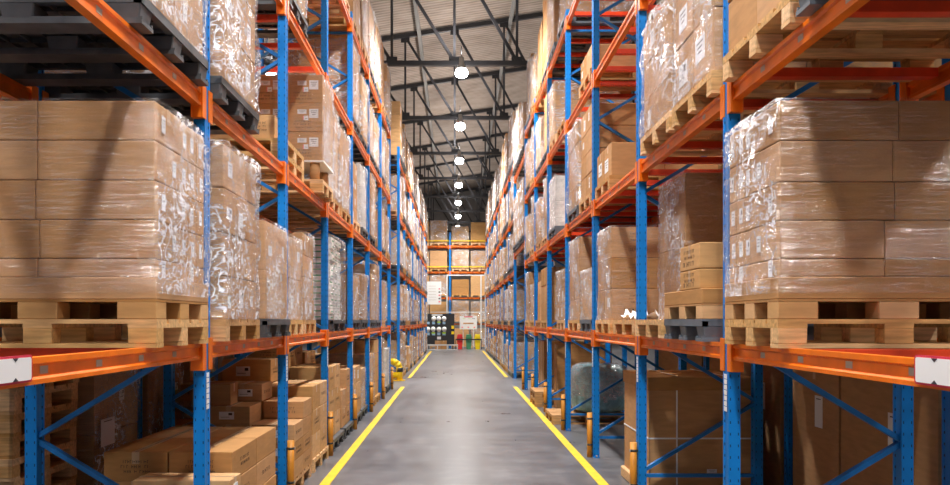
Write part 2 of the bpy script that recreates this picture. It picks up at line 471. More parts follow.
def label_mesh(w, h, style=0):
    """flat paper in the local xz plane facing -y"""
    key = (round(w, 3), round(h, 3), style)
    if key not in _lab:
        m = MB().box((0, -.0012, 0), (w, .0024, h), 'label')
        if style == 0:
            for k in range(3): m.box((0, -.0026, h * (.28 - .2 * k)), (w * (.7 - .15 * k), .0006, h * .05), 'ink')
        elif style == 1:
            m.box((-w * .42, -.0026, 0), (w * .16, .0006, h), 'pink'); m.box((w * .1, -.0026, -h * .1), (w * .5, .0006, h * .08), 'ink')
        elif style == 2:
            m.box((w * .25, -.0026, h * .2), (w * .25, .0006, h * .3), 'ink'); m.box((-w * .1, -.0026, -h * .2), (w * .6, .0006, h * .05), 'ink')
        elif style == 3: m.box((0, -.0026, h * .4), (w * .6, .0006, h * .03), 'ink')
        _lab[key] = m.mesh('shipping_label')
    return _lab[key]
def put_label(parent, face, u, v, w, h, dims, style=0, name='shipping_label', me=None):
    """face in '-y','+y','+x','-x'; u across, v up from the carton base"""
    dx, dy, dz = dims
    me = me or label_mesh(w, h, style)
    if face == '-y': return ob(name, me, parent, (u, -dy / 2, v))
    if face == '+y': return ob(name, me, parent, (u, dy / 2, v), PI)
    if face == '+x': return ob(name, me, parent, (dx / 2, u, v), PI / 2)
    return ob(name, me, parent, (-dx / 2, u, v), -PI / 2)
def print_mesh(w, h, rows, seed):
    r = random.Random(seed); m = MB()
    for k in range(rows):
        z = h / 2 - (k + .5) * h / rows; x = -w / 2
        ch = h / rows * .62
        while x < w / 2 - ch * .5:
            cw = ch * r.uniform(.35, .8)
            if r.random() < .82:
                q = r.randint(0, 3)
                m.box((x + ch * .08, -.0006, z), (ch * .14, .0008, ch), 'ink')
                if q != 0: m.box((x + cw * .5, -.0006, z + ch * (.42 if q == 1 else 0)), (cw * .8, .0008, ch * .15), 'ink')
                if q > 1: m.box((x + cw * .9, -.0006, z), (ch * .14, .0008, ch * (.9 if q == 2 else .5)), 'ink')
            x += cw + ch * .3
    return m.mesh('print')
def mark_mesh(s):
    """a row of handling marks: box with arrow, glass, umbrella shapes"""
    m = MB()
    for k in range(3):
        x = (k - 1) * s * 1.25
        for a, b, c, d in ((x - s / 2, 0, .06 * s, s), (x + s / 2, 0, .06 * s, s), (x, s / 2, s, .06 * s), (x, -s / 2, s, .06 * s)):
            m.box((a, -.0006, b), (c, .0008, d), 'ink')
        if k == 0:
            m.box((x - .15 * s, -.0006, -.05 * s), (.08 * s, .0008, .5 * s), 'ink'); m.box((x + .15 * s, -.0006, -.05 * s), (.08 * s, .0008, .5 * s), 'ink'); m.box((x, -.0006, -.35 * s), (.6 * s, .0008, .06 * s), 'ink')
        elif k == 1:
            m.box((x, -.0006, .15 * s), (.4 * s, .0008, .35 * s), 'ink'); m.box((x, -.0006, -.15 * s), (.08 * s, .0008, .35 * s), 'ink'); m.box((x, -.0006, -.32 * s), (.35 * s, .0008, .06 * s), 'ink')
        else:
            m.box((x, -.0006, .18 * s), (.6 * s, .0008, .2 * s), 'ink'); m.box((x, -.0006, -.1 * s), (.07 * s, .0008, .5 * s), 'ink')
    return m.mesh('handling_marks')
MARKS = mark_mesh(.055); MARKS_S = mark_mesh(.035)
PRINTS = [print_mesh(.26, .075, 2, 5), print_mesh(.2, .1, 3, 8), print_mesh(.3, .05, 1, 9)]

def film_unit(seed, n=12, amp=.010, mat='film'):
    """unit wrap (x,y -.5..5, z 0..1): sides with wrinkles, folded over the top edge"""
    m = MB(); k = m.mi(mat); kx = m.mi('film_heavy'); bm = m.bm
    off = Vector((seed * 7.3, seed * 3.1, 0))
    cols = []
    per = [(-.5 + i / n, -.5) for i in range(n)] + [(.5, -.5 + i / n) for i in range(n)] + [(.5 - i / n, .5) for i in range(n)] + [(-.5, .5 - i / n) for i in range(n)]
    nz = 14
    rows = []
    for j in range(nz + 1):
        z = j / nz; ring = []
        for (x, y) in per:
            nrm = Vector((0, 0, 0))
            if abs(abs(x) - .5) < 1e-6: nrm.x = math.copysign(1, x)
            if abs(abs(y) - .5) < 1e-6: nrm.y = math.copysign(1, y)
            w = noise.noise(Vector((x * 2.2, y * 2.2, z * 9 + x * 3 + y * 3)) + off) + .6 * noise.noise(Vector((x * 7, y * 7, z * 4)) + off)
            p = Vector((x, y, z)) + nrm * (amp * .4 + amp * w)
            c = .5 - .012
            if abs(x) > c and abs(y) > c: p.x *= .988; p.y *= .988
            ring.append(bm.verts.new(p))
        rows.append(ring)
    for sc in (.93, .84):
        ring = []
        for (x, y) in per:
            w = noise.noise(Vector((x * 5, y * 5, sc * 9)) + off)
            ring.append(bm.verts.new((x * (sc + .03 * w), y * (sc + .03 * w), 1.004 + .006 * abs(w))))
        rows.append(ring)
    N = len(per)
    for a, b in zip(rows, rows[1:]):
        for i in range(N):
            f = bm.faces.new((a[i], a[(i + 1) % N], b[(i + 1) % N], b[i])); f.material_index = kx if (abs(f.calc_center_median().x) > .49 - .03 * noise.noise(Vector((0, 0, f.calc_center_median().z * 6)) + off)) else k; f.smooth = True
    return m.mesh('stretch_film')
FILM = [film_unit(s) for s in range(6)]
FILM_H = [film_unit(s + 10, amp=.022, mat='film_heavy') for s in range(4)]
strap_cache = {}

def wrapped_load(x, y, z, dims, nxyz, label, s, detail=2, film=1, mat='kraft', labels=.6, tray=False, prints=False, group='wrapped pallet loads', name='wrapped_load', cat='pallet load', rng=R, lab_size=None, col_tex=None):
    """detail 2: cartons with labels as parts; 1: cartons as parts; 0: a single mesh"""
    dx, dy, dz = dims; nx, ny, nz = nxyz
    fa = '+x' if s == 'L' else '-x'; sx = 1 if s == 'L' else -1
    base = 0
    cx, cy = dx / nx, dy / ny
    if detail == 0:
        m = MB()
        for j in range(ny):
            for k in range(nz):
                g = .008
                m.box((0, -dy / 2 + cy * (j + .5), cy * 0 + dz / nz * (k + .5)), (dx - g, cy - g, dz / nz - g), mat)
                if rng.random() < labels + .15:
                    m.box((sx * dx / 2, -dy / 2 + cy * (j + .5) + rng.uniform(-.2, .2) * cy, dz / nz * (k + .5)), (.004, min(.2, cy * .45), min(.16, dz / nz * .5)), 'label')
        if film:
            f = bpy.data.meshes.new('tmp')
            src = (FILM if film == 1 else FILM_H)[rng.randint(0, 3)]
            k = m.mi('film_heavy')
            base_i = len(m.bm.verts)
            vm = [m.bm.verts.new((v.co.x * (dx + .02), v.co.y * (dy + .02), v.co.z * (dz + .01))) for v in src.vertices]
            for p in src.polygons:
                ff = m.bm.faces.new([vm[i] for i in p.vertices]); ff.material_index = k; ff.smooth = True
        return tag(ob(name, m.mesh(name), None, (x, y, z)), label, cat, group)
    t = thing(name, label, cat, (x, y, z), 0, group)
    if tray:
        base = .1
        tm = MB()
        tm.box((0, 0, .05), (dx + .012, dy + .012, .1), mat)
        ob('tray', tm.mesh('tray', .004), t)
    ch = (dz - base) / nz
    for i in range(nx):
        for j in range(ny):
            for k in range(nz):
                aisle = (i == nx - 1) if s == 'L' else (i == 0)
                if not (aisle or j == 0 or k == nz - 1): continue
                g = .004
                d = (cx - g - rng.uniform(0, .006), cy - g - rng.uniform(0, .006), ch - .003)
                c = ob('carton', carton_mesh(*[round(q, 2) for q in d], mat, tape=(k == nz - 1)), t, (-dx / 2 + cx * (i + .5) + rng.uniform(-.004, .004), -dy / 2 + cy * (j + .5) + rng.uniform(-.003, .003), base + ch * k))
                d = [round(q, 2) for q in d]
                if detail >= 2:
                    if aisle and rng.random() < labels:
                        lw, lh = lab_size or (rng.choice((.07, .1, .12)), rng.choice((.08, .1, .13)))
                        lw = min(lw, d[1] * .7); lh = min(lh, d[2] * .7)
                        put_label(c, fa, rng.uniform(-.2, .2) * d[1], d[2] * rng.uniform(.4, .6), lw, lh, d, rng.choice((0, 0, 2)))
                    if j == 0 and prints and rng.random() < .8:
                        put_label(c, '-y', rng.uniform(-.1, .1) * d[0], d[2] * .3, 0, 0, d, me=MARKS, name='handling_marks')
                        if d[0] > .35: put_label(c, '-y', 0, d[2] * .68, 0, 0, d, me=rng.choice(PRINTS), name='print')
    if film:
        src = rng.choice(FILM if film == 1 else FILM_H)
        ob('stretch_film', src, t, (0, 0, 0), 0, (dx + .03, dy + .03, dz + .012))
    return t

def bag_load(x, y, z, dims, label, s, group=None, rng=R):
    """stack of soft white printed packs"""
    dx, dy, dz = dims
    t = thing('wrapped_load', label, 'pallet load', (x, y, z), 0, group)
    pm = MB().box((0, 0, .037), (.36, .28, .07), 'white_pack'); pm.box((0, -.141, .037), (.2, .002, .02), 'green'); pm.box((.181, 0, .03), (.002, .15, .02), 'green')
    pm = pm.mesh('pack', .014, 2)
    nz = int(dz / .075)
    for k in range(nz):
        for i in range(3):
            for j in range(int(dy / .3)):
                if j == 0 or (i == (2 if s == 'L' else 0)) or k == nz - 1:
                    o = ob('pack', pm, t, (-dx / 2 + .2 + .38 * i + rng.uniform(-.015, .015), -dy / 2 + .16 + .3 * j + rng.uniform(-.012, .012), k * .075), rng.uniform(-.03, .03))
    ob('stretch_film', rng.choice(FILM), t, (0, 0, 0), 0, (dx + .04, dy + .04, nz * .075 + .02))
    return t

# ------------------------------------------------------------------ racking
def post_profile():
    w, d = .05, .036
    return [(-d, -w), (d, -w), (d, -w + .016), (d - .006, -w + .02), (d - .006, w - .02), (d, w - .016), (d, w), (-d, w), (-d, w - .016), (-d + .006, w - .02), (-d + .006, -w + .02), (-d, -w + .016)]
_post = {}
def post_mesh(h):
    h = round(h, 2)
    if h not in _post: _post[h] = MB().prism(post_profile(), 'z', 0.004, h, 'post').mesh('post')
    return _post[h]
base_me = MB().box((0, 0, .004), (.07, .17, .008), 'blue').cyl((0, .068, .008), (0, .068, .03), .01, 'galv', 8).cyl((0, -.068, .008), (0, -.068, .03), .01, 'galv', 8).mesh('base_plate')
_brace = {}
def brace_mesh(dx, dz):
    key = (round(dx, 2), round(dz, 2))
    if key not in _brace:
        m = MB().bar((0, 0, 0), (dx, 0, dz), .045, .03, 'blue')
        m.cyl((0, -.022, 0), (0, .022, 0), .012, 'galv', 8)
        _brace[key] = m.mesh('brace')
    return _brace[key]
def beam_profile(w=.05, h=.1):
    return [(-w / 2, 0), (w / 2, 0), (w / 2, .018), (w / 2 - .013, .026), (w / 2 - .013, h - .03), (w / 2, h - .022), (w / 2, h), (-w / 2, h), (-w / 2, h - .022), (-w / 2 + .013, h - .03), (-w / 2 + .013, .026), (-w / 2, .018)]
_beam = {}
def beam_mesh(L, mat='orange'):
    key = (round(L, 3), mat)
    if key not in _beam:
        m = MB().prism(beam_profile(), 'y', -L / 2, L / 2, mat)
        for k in range(4):
            m.box((0.0125, -L * .3 + L * .2 * k, .05), (.0015, .06, .03), 'galv'); m.box((-.0125, -L * .3 + L * .2 * k, .05), (.0015, .06, .03), 'galv')
        _beam[key] = m.mesh('beam')
    return _beam[key]
conn_me = MB().box((.0, .0, -.01), (.064, .045, .2), 'orange').box((0.034, -.01, -.01), (.008, .075, .2), 'orange').box((-.034, -.01, -.01), (.008, .075, .2), 'orange').mesh('connector', .002)
stick_me = MB()
for k in range(7): stick_me.box((0, 0, -.033 * k), (.002, .05, .028), 'label')
stick_me = stick_me.mesh('location_label')
bar_me = {}
def rack(label, s, ys, off=0.0, top=6.25, levels=(1, 2, 3, 4), rear_to=99, brace_to=99, crossbars=None, front_levels=None, stickers=False, extra=None, bay_mask=None, conn_to=99):
    """one run of racking along Y; off = distance of its front posts from the aisle rack plane"""
    sg = SG[s]; px = X(s, off); flip = 1 if off == 0 else -1
    t = thing('pallet_rack', label, 'pallet rack', (px, ys[0], 0), 0)
    for i, y in enumerate(ys):
        h = top(i) if callable(top) else top
        pf = ob('post', post_mesh(h), t, (0, y - ys[0], 0)); ob('base_plate', base_me, pf)
        pr = ob('post', post_mesh(h), t, (sg * D, y - ys[0], 0)); ob('base_plate', base_me, pr)
        if stickers: ob('location_label', stick_me, pf, (-sg * .0375, .0, 1.29))
        if i < brace_to:
            z = .27; k = 0; st = .625
            ob('brace', brace_mesh(sg * D, 0), pf, (0, 0, .235))
            while z + st < h:
                if k % 2 == 0: ob('brace', brace_mesh(sg * D, st), pf, (0, 0, z))
                else: ob('brace', brace_mesh(sg * D, -st), pf, (0, 0, z + st))
                z += st; k += 1
            ob('brace', brace_mesh(sg * D, 0), pf, (0, 0, z + .05 if z + .05 < h else h - .05))
    for i in range(len(ys) - 1):
        L = ys[i + 1] - ys[i] - .1
        yc = (ys[i] + ys[i + 1]) / 2 - ys[0]
        for lv in levels:
            if bay_mask and not bay_mask(i, lv): continue
            z = LV[lv] - .1
            for front in (1, 0):
                if not front and i >= rear_to: continue
                b = ob('beam', beam_mesh(L), t, (0 if front else sg * D, yc, z))
                if i < conn_to:
                    ob('connector', conn_me, b, (0, -L / 2 + .024, .04), 0)
                    ob('connector', conn_me, b, (0, L / 2 - .024, .04), PI)
            if crossbars and (i, lv) in crossbars:
                for fr in crossbars[(i, lv)]:
                    if 'bar' not in bar_me:
                        bar_me['bar'] = MB().box((0, 0, 0), (D - .05, .07, .05), 'red').mesh('crossbar')
                    ob('crossbar', bar_me['bar'], t, (sg * D / 2, ys[i] - ys[0] + fr, LV[lv] - .027))
    if extra: extra(t, ys)
    return t

nearL = [fy('L', -1) - .12] + [fy('L', i) for i in range(0, 7)]
nearR = [fy('R', -1) - .12] + [fy('R', i) for i in range(0, 7)]
XB = {}
for i in range(0, 7):
    for lv in (1, 2, 3, 4):
        if lv == 4 and i < 3 or (lv == 1 and i > 1) or (lv == 3 and i < 1): continue
        XB[(i, lv)] = [.28, .85, 1.5, 2.1] if i < 5 else [.5, 1.7]
XB[(0, 1)] = [1.47, 2.1]; XB[(0, 2)] = [.35, 1.2, 2.15]
rack('blue and orange pallet rack along the left side before the cross aisle', 'L', nearL, rear_to=5, stickers=True,
     crossbars={(0, 1): [1.6, 2.2], (1, 3): [.4, 1.2, 2.0], (2, 3): [.4, 1.2, 2.0]})
def bridge(t, ys):
    L = FAR0['R'] - ys[-1] - .11
    for z in (3.42, 5.55):
        for dd in (0, D):
            b = ob('beam', beam_mesh(L), t, (dd, ys[-1] + .05 + L / 2 - ys[0], z))
            ob('connector', conn_me, b, (0, -L / 2 + .024, .04)); ob('connector', conn_me, b, (0, L / 2 - .05, .04), PI)
rack('right pallet rack with red cross bars, before the cross aisle', 'R', nearR, rear_to=5, stickers=True, crossbars=XB, extra=bridge)
farL = [ffy('L', j) for j in range(10)]; farR = [ffy('R', j) for j in range(10)]
rack('blue and orange pallet rack along the left side beyond the cross aisle', 'L', farL, top=lambda i: 6.45 if i == 0 else 6.2, rear_to=2, brace_to=3)
rack('blue and orange pallet rack along the right side beyond the cross aisle', 'R', farR, top=lambda i: 6.45 if i == 0 else 6.2, rear_to=2, brace_to=3)
backL = [fy('L', i) for i in range(0, 5)]; backR = [fy('R', i) for i in range(0, 5)]
rack('pallet rack standing back to back behind the left rack', 'L', backL, off=D + FLUE, rear_to=4, brace_to=3, levels=(1, 2, 3))
rack('pallet rack standing back to back behind the right rack', 'R', backR, off=D + FLUE, rear_to=4, brace_to=4, levels=(1, 2, 3), crossbars={(i, lv): [.4, 1.0, 1.5, 2.1] for i in range(4) for lv in (1, 2, 3)})

# ------------------------------------------------------------------ beam signs
def rsign(name, s, yc, label, L=.235, h=.094):
    x = X(s, -.035) ; rz = -PI / 2 if s == 'R' else PI / 2
    t = thing(name, label, 'sign', (x, yc, LV[1] - .037), rz)
    def rr(w, hh, r, n=5):
        pts = []
        for cx, cy, a0 in ((w / 2 - r, hh / 2 - r, 0), (-w / 2 + r, hh / 2 - r, 90), (-w / 2 + r, -hh / 2 + r, 180), (w / 2 - r, -hh / 2 + r, 270)):
            for k in range(n): a = math.radians(a0 + 90 * k / (n - 1)); pts.append((cx + r * math.cos(a), cy + r * math.sin(a)))
        return pts
    ob('border', MB().prism(rr(L, h + .004, .014), 'y', -.002, .006, 'sign_red').mesh('border'), t)
    ob('face', MB().prism(rr(L - .02, h - .012, .009), 'y', -.004, .0, 'label').mesh('face'), t)
    for sgn in (1, -1):
        q = h / 2 - .006
        ob('arrow_mark', MB().prism([(-.018, sgn * q), (.018, sgn * q), (0, sgn * (q - .013))], 'y', -.005, -.003, 'sign_dark').mesh('arrow_mark'), t)
rsign('beam_sign', 'L', 2.855, 'white sign with red border hung on the lowest beam of the left rack')
rsign('beam_sign', 'R', 2.785, 'white sign with red border hung on the lowest beam of the right rack', .25, .1)

# ------------------------------------------------------------------ post guards
guard_me = MB().cyl((0, 0, 0), (0, 0, .53), .032, 'ochre', 20).mesh('guard_tube', 0)
gstrap_me = MB().cyl((0, 0, -.011), (0, 0, .011), .0335, 'black', 20).box((.018, 0, 0), (.034, .062, .014), 'black').mesh('strap')
gclip = MB().box((-.034, -.01, 0), (.006, .03, .024), 'galv').mesh('buckle')
for s in 'LR':
    for i in range(1, 7):
        y = fy(s, i)
        t = thing('post_guard', 'ochre yellow guard tube strapped to the %s upright of the %s rack in view' % (ORD[i], SIDE[s]), 'post guard', (X(s, -.036 - .036), y, 0), 0 if s == 'R' else PI, 'ochre guard tubes on the rack uprights')
        ob('guard_tube', guard_me, t)
        for z in (.15, .46):
            o = ob('strap', gstrap_me, t, (0, 0, z)); ob('buckle', gclip, o)

# ------------------------------------------------------------------ placing loads
def where(s, run, i, lv, slot):
    r = '%s rack %s the cross aisle' % (SIDE[s], 'before' if run == 'near' else 'beyond')
    return '%s, %s bay, %s, %s' % (r, ORD[i + 1] if run == 'near' else ORD[i], {0: 'floor', 1: 'lowest beam', 2: 'second beam', 3: 'third beam', 4: 'top beam'}[lv], {'a': 'nearer place', 'b': 'farther place'}[slot])
def place(s, y0, y1, zb, lab, parts, pal='wood', d0=-.08, kind='wrap', h=.9, nxyz=None, film=1, mat='kraft', tray=False, prints=False, labels=.6, rng=R, inset=.02, lab_size=None, depth=1.2):
    """pallet with its load; lab = place words"""
    w = round(y1 - y0, 2); yc = (y0 + y1) / 2; x = X(s, d0 + .6)
    if zb > .1: zb += .003
    detail = 2 if y0 < 13 else (1 if y0 < 19 else 0)
    pname = {'wood': 'wooden pallet', 'pale': 'pale wooden pallet', 'black': 'black plastic pallet', 'grey': 'grey plastic pallet'}[pal]
    pl = '%s, %s' % (pname, lab)
    if pal in ('wood', 'pale'): wooden_pallet(x, yc, zb, w, pl, y0 < 11, 'wood' if pal == 'wood' else 'wood_pale')
    else: plastic_pallet(x, yc, zb, w, pl, y0 < 11, 'black_plastic' if pal == 'black' else 'grey_plastic')
    if kind == 'empty': return
    z = zb + PH if pal in ('black', 'grey') else zb + .144
    dims = (1.2 - 2 * inset, w - 2 * inset, h)
    nxyz = nxyz or (rng.choice((2, 3)), rng.choice((2, 2, 3)), max(2, round(h / rng.choice((.25, .3, .36)))))
    if kind == 'bags': return bag_load(x, yc, z, (1.16, w - .02, h), 'white packs film-wrapped, ' + lab, s, 'wrapped pallet loads', rng)
    adj = {0: 'unwrapped brown cartons stacked', 1: 'film-wrapped brown cartons', 2: 'heavily film-wrapped cartons'}[film]
    if mat == 'white_pack': adj = 'film-wrapped white packs'
    return wrapped_load(x, yc, z, dims, nxyz, adj + ', ' + lab, s, detail, film, mat, labels, tray, prints, rng=rng, lab_size=lab_size, name='wrapped_load' if film else 'carton_stack', group='pallet loads in the racks')

SPEC = {}
def sp(s, i, lv, slot, **k): SPEC[(s, i, lv, slot)] = k
# None = leave empty; y=(y0,y1)
E = None
# left, lowest beam
SPEC[('L', -1, 1, 'a')] = E; SPEC[('L', -1, 1, 'b')] = E
sp('L', 0, 1, 'a', y=(5.28, 6.2), h=1.15, film=2, nxyz=(2, 3, 4))
sp('L', 0, 1, 'b', y=(6.42, 7.33), h=.78, film=1, nxyz=(2, 2, 2), pal='black', mat='kraft')
sp('L', 1, 1, 'a', y=(7.58, 8.28), h=.79, film=1, nxyz=(2, 2, 2), pal='pale')
sp('L', 1, 1, 'b', y=(8.42, 9.12), h=.91, film=1, nxyz=(3, 2, 4), pal='wood', prints=True)
sp('L', 2, 1, 'a', y=(10.25, 11.42), h=1.06, kind='bags', pal='black')
SPEC[('L', 2, 1, 'b')] = E
sp('L', 3, 1, 'a', y=(12.35, 13.25), h=.68, film=1, pal='black', nxyz=(2, 2, 2))
SPEC[('fL', 0, 4, 'a')] = dict(h=1.5, film=0, pal='black', mat='kraft_l', nxyz=(1, 2, 4))
# left, second beam
SPEC[('L', -1, 2, 'a')] = E
sp('L', -1, 2, 'b', y=(3.88, 4.93), h=1.1, pal='black', nxyz=(2, 2, 3))
sp('L', 0, 2, 'a', y=(5.2, 6.2), h=1.12, pal='black', film=2, nxyz=(2, 2, 3))
SPEC[('L', 0, 2, 'b')] = E; SPEC[('L', 1, 2, 'a')] = E; SPEC[('L', 1, 2, 'b')] = E
sp('L', 2, 2, 'a', y=(9.96, 10.9), h=1.12, film=2, pal='wood')
sp('L', 2, 2, 'b', y=(11.1, 12.1), h=1.1, film=2, pal='wood')
# left third beam
for i in (-1, 0):
    for q in 'ab': SPEC[('L', i, 3, q)] = E; SPEC[('L', i, 4, q)] = E
sp('L', 1, 3, 'a', y=(7.58, 8.5), h=1.1, film=2, pal='black')
SPEC[('L', 1, 3, 'b')] = E
SPEC[('L', 2, 3, 'a')] = E; SPEC[('L', 2, 3, 'b')] = E
sp('L', 3, 3, 'a', y=(12.34, 13.25), h=1.18, film=2, nxyz=(2, 2, 3), pal='black', prints=True)
for q in 'ab': SPEC[('L', 1, 4, q)] = E
for i in (0, 1, 2, 3, 4, 5):
    for q in 'ab':
        if i < 3: SPEC[('L', i, 0, q)] = E
# right lowest beam
SPEC[('R', -1, 1, 'a')] = E; SPEC[('R', -1, 1, 'b')] = E
SPEC[('R', 0, 1, 'a')] = E
sp('R', 0, 1, 'b', y=(6.28, 7.2), kind='empty', pal='pale')
sp('R', 1, 1, 'a', y=(7.5, 8.5), kind='empty', pal='wood')
sp('R', 1, 1, 'b', y=(8.72, 9.61), h=1.0, film=1, nxyz=(2, 2, 3), pal='pale', prints=True, lab_size=(.14, .1))
sp('R', 2, 1, 'a', y=(9.87, 10.75), h=.62, film=2, pal='grey')
sp('R', 2, 1, 'b', y=(10.95, 11.95), h=1.12, film=1, pal='pale', nxyz=(2, 2, 4))
# right second beam
sp('R', -1, 2, 'a', y=(2.75, 3.8), h=1.0, pal='grey', film=1, nxyz=(2, 2, 3))
sp('R', -1, 2, 'b', y=(3.87, 4.84), h=.95, film=0, pal='pale', nxyz=(2, 2, 3))
sp('R', 0, 2, 'a', y=(5.07, 6.0), h=1.22, film=1, pal='pale', nxyz=(2, 2, 3), lab_size=(.2, .16))
sp('R', 0, 2, 'b', y=(6.05, 7.0), h=.9, film=2, pal='pale', nxyz=(2, 2, 3))
SPEC[('R', 1, 2, 'a')] = E
sp('R', 1, 2, 'b', y=(8.72, 9.62), h=.36, film=0, pal='wood', nxyz=(2, 2, 1), labels=1, lab_size=(.2, .14))
sp('R', 2, 2, 'a', y=(9.9, 10.8), h=1.1, film=0, pal='wood')
sp('R', 2, 2, 'b', y=(11.0, 12.0), h=1.15, film=2, pal='grey')
for i in (-1, 0):
    for q in 'ab': SPEC[('R', i, 3, q)] = E; SPEC[('R', i, 4, q)] = E
SPEC[('R', 1, 3, 'a')] = E; SPEC[('R', 1, 3, 'b')] = E
sp('R', 2, 3, 'a', y=(9.95, 10.85), h=.3, film=0, pal='wood', nxyz=(2, 2, 1))
SPEC[('R', 2, 3, 'b')] = E
sp('R', 3, 3, 'a', y=(12.4, 13.3), kind='empty', pal='wood')
for q in 'ab': SPEC[('R', 1, 4, q)] = E; SPEC[('R', 2, 4, q)] = E
for i in range(-1, 6):
    for q in 'ab':
        SPEC[('R', i, 0, q)] = E
for q in 'ab': SPEC[('L', -1, 0, q)] = E

def auto(s, run, i, lv, slot, ya, yb):
    if slot == 'a': y0 = ya + .125 + R.uniform(0, .05); y1 = y0 + R.uniform(.88, 1.0)
    else: y1 = yb - .125 - R.uniform(0, .05); y0 = y1 - R.uniform(.88, 1.0)
    return round(y0, 2), round(y1, 2)
def fill(s, run, i, ya, yb):
    for lv in range(5):
        for slot in 'ab':
            key = (s, i, lv, slot) if run == 'near' else ('f' + s, i, lv, slot)
            if key in SPEC and SPEC[key] is None: continue
            k = dict(SPEC.get(key, {}))
            lab = where(s, run, i, lv, slot)
            if 'y' in k: y0, y1 = k.pop('y')
            else:
                y0, y1 = auto(s, run, i, lv, slot, ya, yb)
                if R.random() < .05 and lv in (1, 2): continue
            if not k:
                k['h'] = R.uniform(.75, 1.15) if 0 < lv < 4 else (R.uniform(.95, 1.55) if lv == 4 else R.uniform(.6, 1.15))
                k['film'] = R.choice((1, 2, 2, 2, 1, 0)) if lv else R.choice((0, 1, 2, 1))
                k['mat'] = R.choice(('kraft', 'kraft', 'kraft_l', 'kraft_l', 'kraft_d') if lv else ('kraft', 'kraft_l', 'kraft_l'))
                if R.random() < .07: k['mat'] = 'white_pack'
                k['pal'] = R.choice(('wood', 'pale', 'black', 'black', 'grey') if s == 'L' else ('wood', 'pale', 'grey', 'grey', 'black'))
                k['inset'] = R.choice((.0, .02, .04))
            near_over = (s, i) in ((s, -1), (s, 0)) and run == 'near'
            place(s, y0, y1, LV[lv], lab, True, d0=R.uniform(-.10, -.07) if near_over else (R.uniform(-.08, -.045) if run == 'far' else R.uniform(-.045, -.02)), **k)
for s in 'LR':
    for i in range(-1, 6): fill(s, 'near', i, fy(s, i), fy(s, i + 1))
    for j in range(9): fill(s, 'far', j, ffy(s, j), ffy(s, j + 1))
# loads on the bridge beams over the cross aisle, right side
for z, nm in ((3.52, 'lower'), (5.65, 'upper')):
    for k, wd in enumerate(('first', 'middle', 'last')):
        y0 = fy('R', 6) + .12 + 1.14 * k
        place('R', y0, y0 + 1.0, z, '%s place on the %s beams bridging the right cross aisle' % (wd, nm), True, pal=('black', 'grey', 'black')[k], h=R.uniform(1.0, 1.4), film=2, mat=('kraft', 'kraft_l', 'kraft')[k])

# ------------------------------------------------------------------ the two big near loads
def card_pallet(x, y, z, w, label, s):
    t = thing('cardboard_pallet', label, 'pallet', (x, y, z), 0)
    ob('deck', MB().box((0, 0, .094), (1.2, w, .012), 'kraft').mesh('deck'), t)
    bl = MB().box((0, 0, .044), (.2, .14, .088), 'kraft_l').mesh('block', .004)
    for yy in (-w / 2 + .07, 0, w / 2 - .07):
        for xx in (-.5, 0, .5): ob('block', bl, t, (xx, yy, 0))
    return t
def big_load(s, y0, y1, label, seams):
    w = y1 - y0; yc = (y0 + y1) / 2; x = X(s, -.08 + .6); sx = SG[s]; fa = '+x' if s == 'L' else '-x'
    wooden_pallet(x, yc, LV[1], round(w, 2), 'pale wooden pallet under the big near load on the %s rack' % SIDE[s], True, 'wood_pale')
    card_pallet(x, yc, LV[1] + .144, w, 'brown cardboard pallet between wooden pallet and big wrapped load, %s rack' % SIDE[s], s)
    z = LV[1] + .144 + .1
    t = thing('wrapped_load', label, 'pallet load', (x, yc, z), 0, 'big wrapped loads nearest the camera')
    ob('tray', MB().box((0, 0, .055), (1.2, w, .11), 'kraft').mesh('tray', .004), t)
    rows = [.095, .195, .2, .2, .2] if s == 'L' else [.09, .19, .19, .205, .2]
    zz = .112
    rr = random.Random(3 if s == 'L' else 4)
    for k, h in enumerate(rows):
        # large cartons on the camera face, small ones along the aisle face
        xa = sx * -.59; cuts = seams[k]
        edges = [-.59] + cuts + [.59]
        for a, b in zip(edges, edges[1:]):
            aa, bb = (a, b) if s == 'R' else (-b, -a)
            c = ob('carton', carton_mesh(round(bb - aa - .003, 3), .4, round(h - .003, 3), 'kraft', k == len(rows) - 1), t, ((aa + bb) / 2, -w / 2 + .205, zz))
        n = 3
        for j in range(n):
            dy = (w - .42) / n
            d = (1.15, round(dy - .004, 3), round(h - .003, 3))
            c = ob('carton', carton_mesh(*d, 'kraft', k == len(rows) - 1), t, (0, -w / 2 + .412 + dy * (j + .5), zz))
            cd = (1.15, dy, h)
            for q in range(1):
                if h > .15 or j == 1: put_label(c, fa, rr.uniform(-.3, .3) * dy * .4, h * .5, .05, .085, cd, rr.choice((0, 2)))
        c = ob('carton_label_strip', label_mesh(.05, .085, 0), t, (-sx * .591, -w / 2 + .12 + .16 * (k % 2), zz + h * .5), -sx * PI / 2)
        zz += h
    ob('stretch_film', FILM[2 if s == 'L' else 4], t, (0, 0, .03), 0, (1.225, w + .02, zz - .025))
    return t
LA = big_load('L', 4.09, 4.95, 'big film-wrapped block of brown cartons, left rack beside the nearest blue upright', [[0.0], [-.01], [.01], [0.0], [0.0]])
RA = big_load('R', 4.03, 4.83, 'big film-wrapped block of brown cartons, right rack beside the nearest blue upright', [[-.07], [-.07], [-.02], [-.03], [.0]])

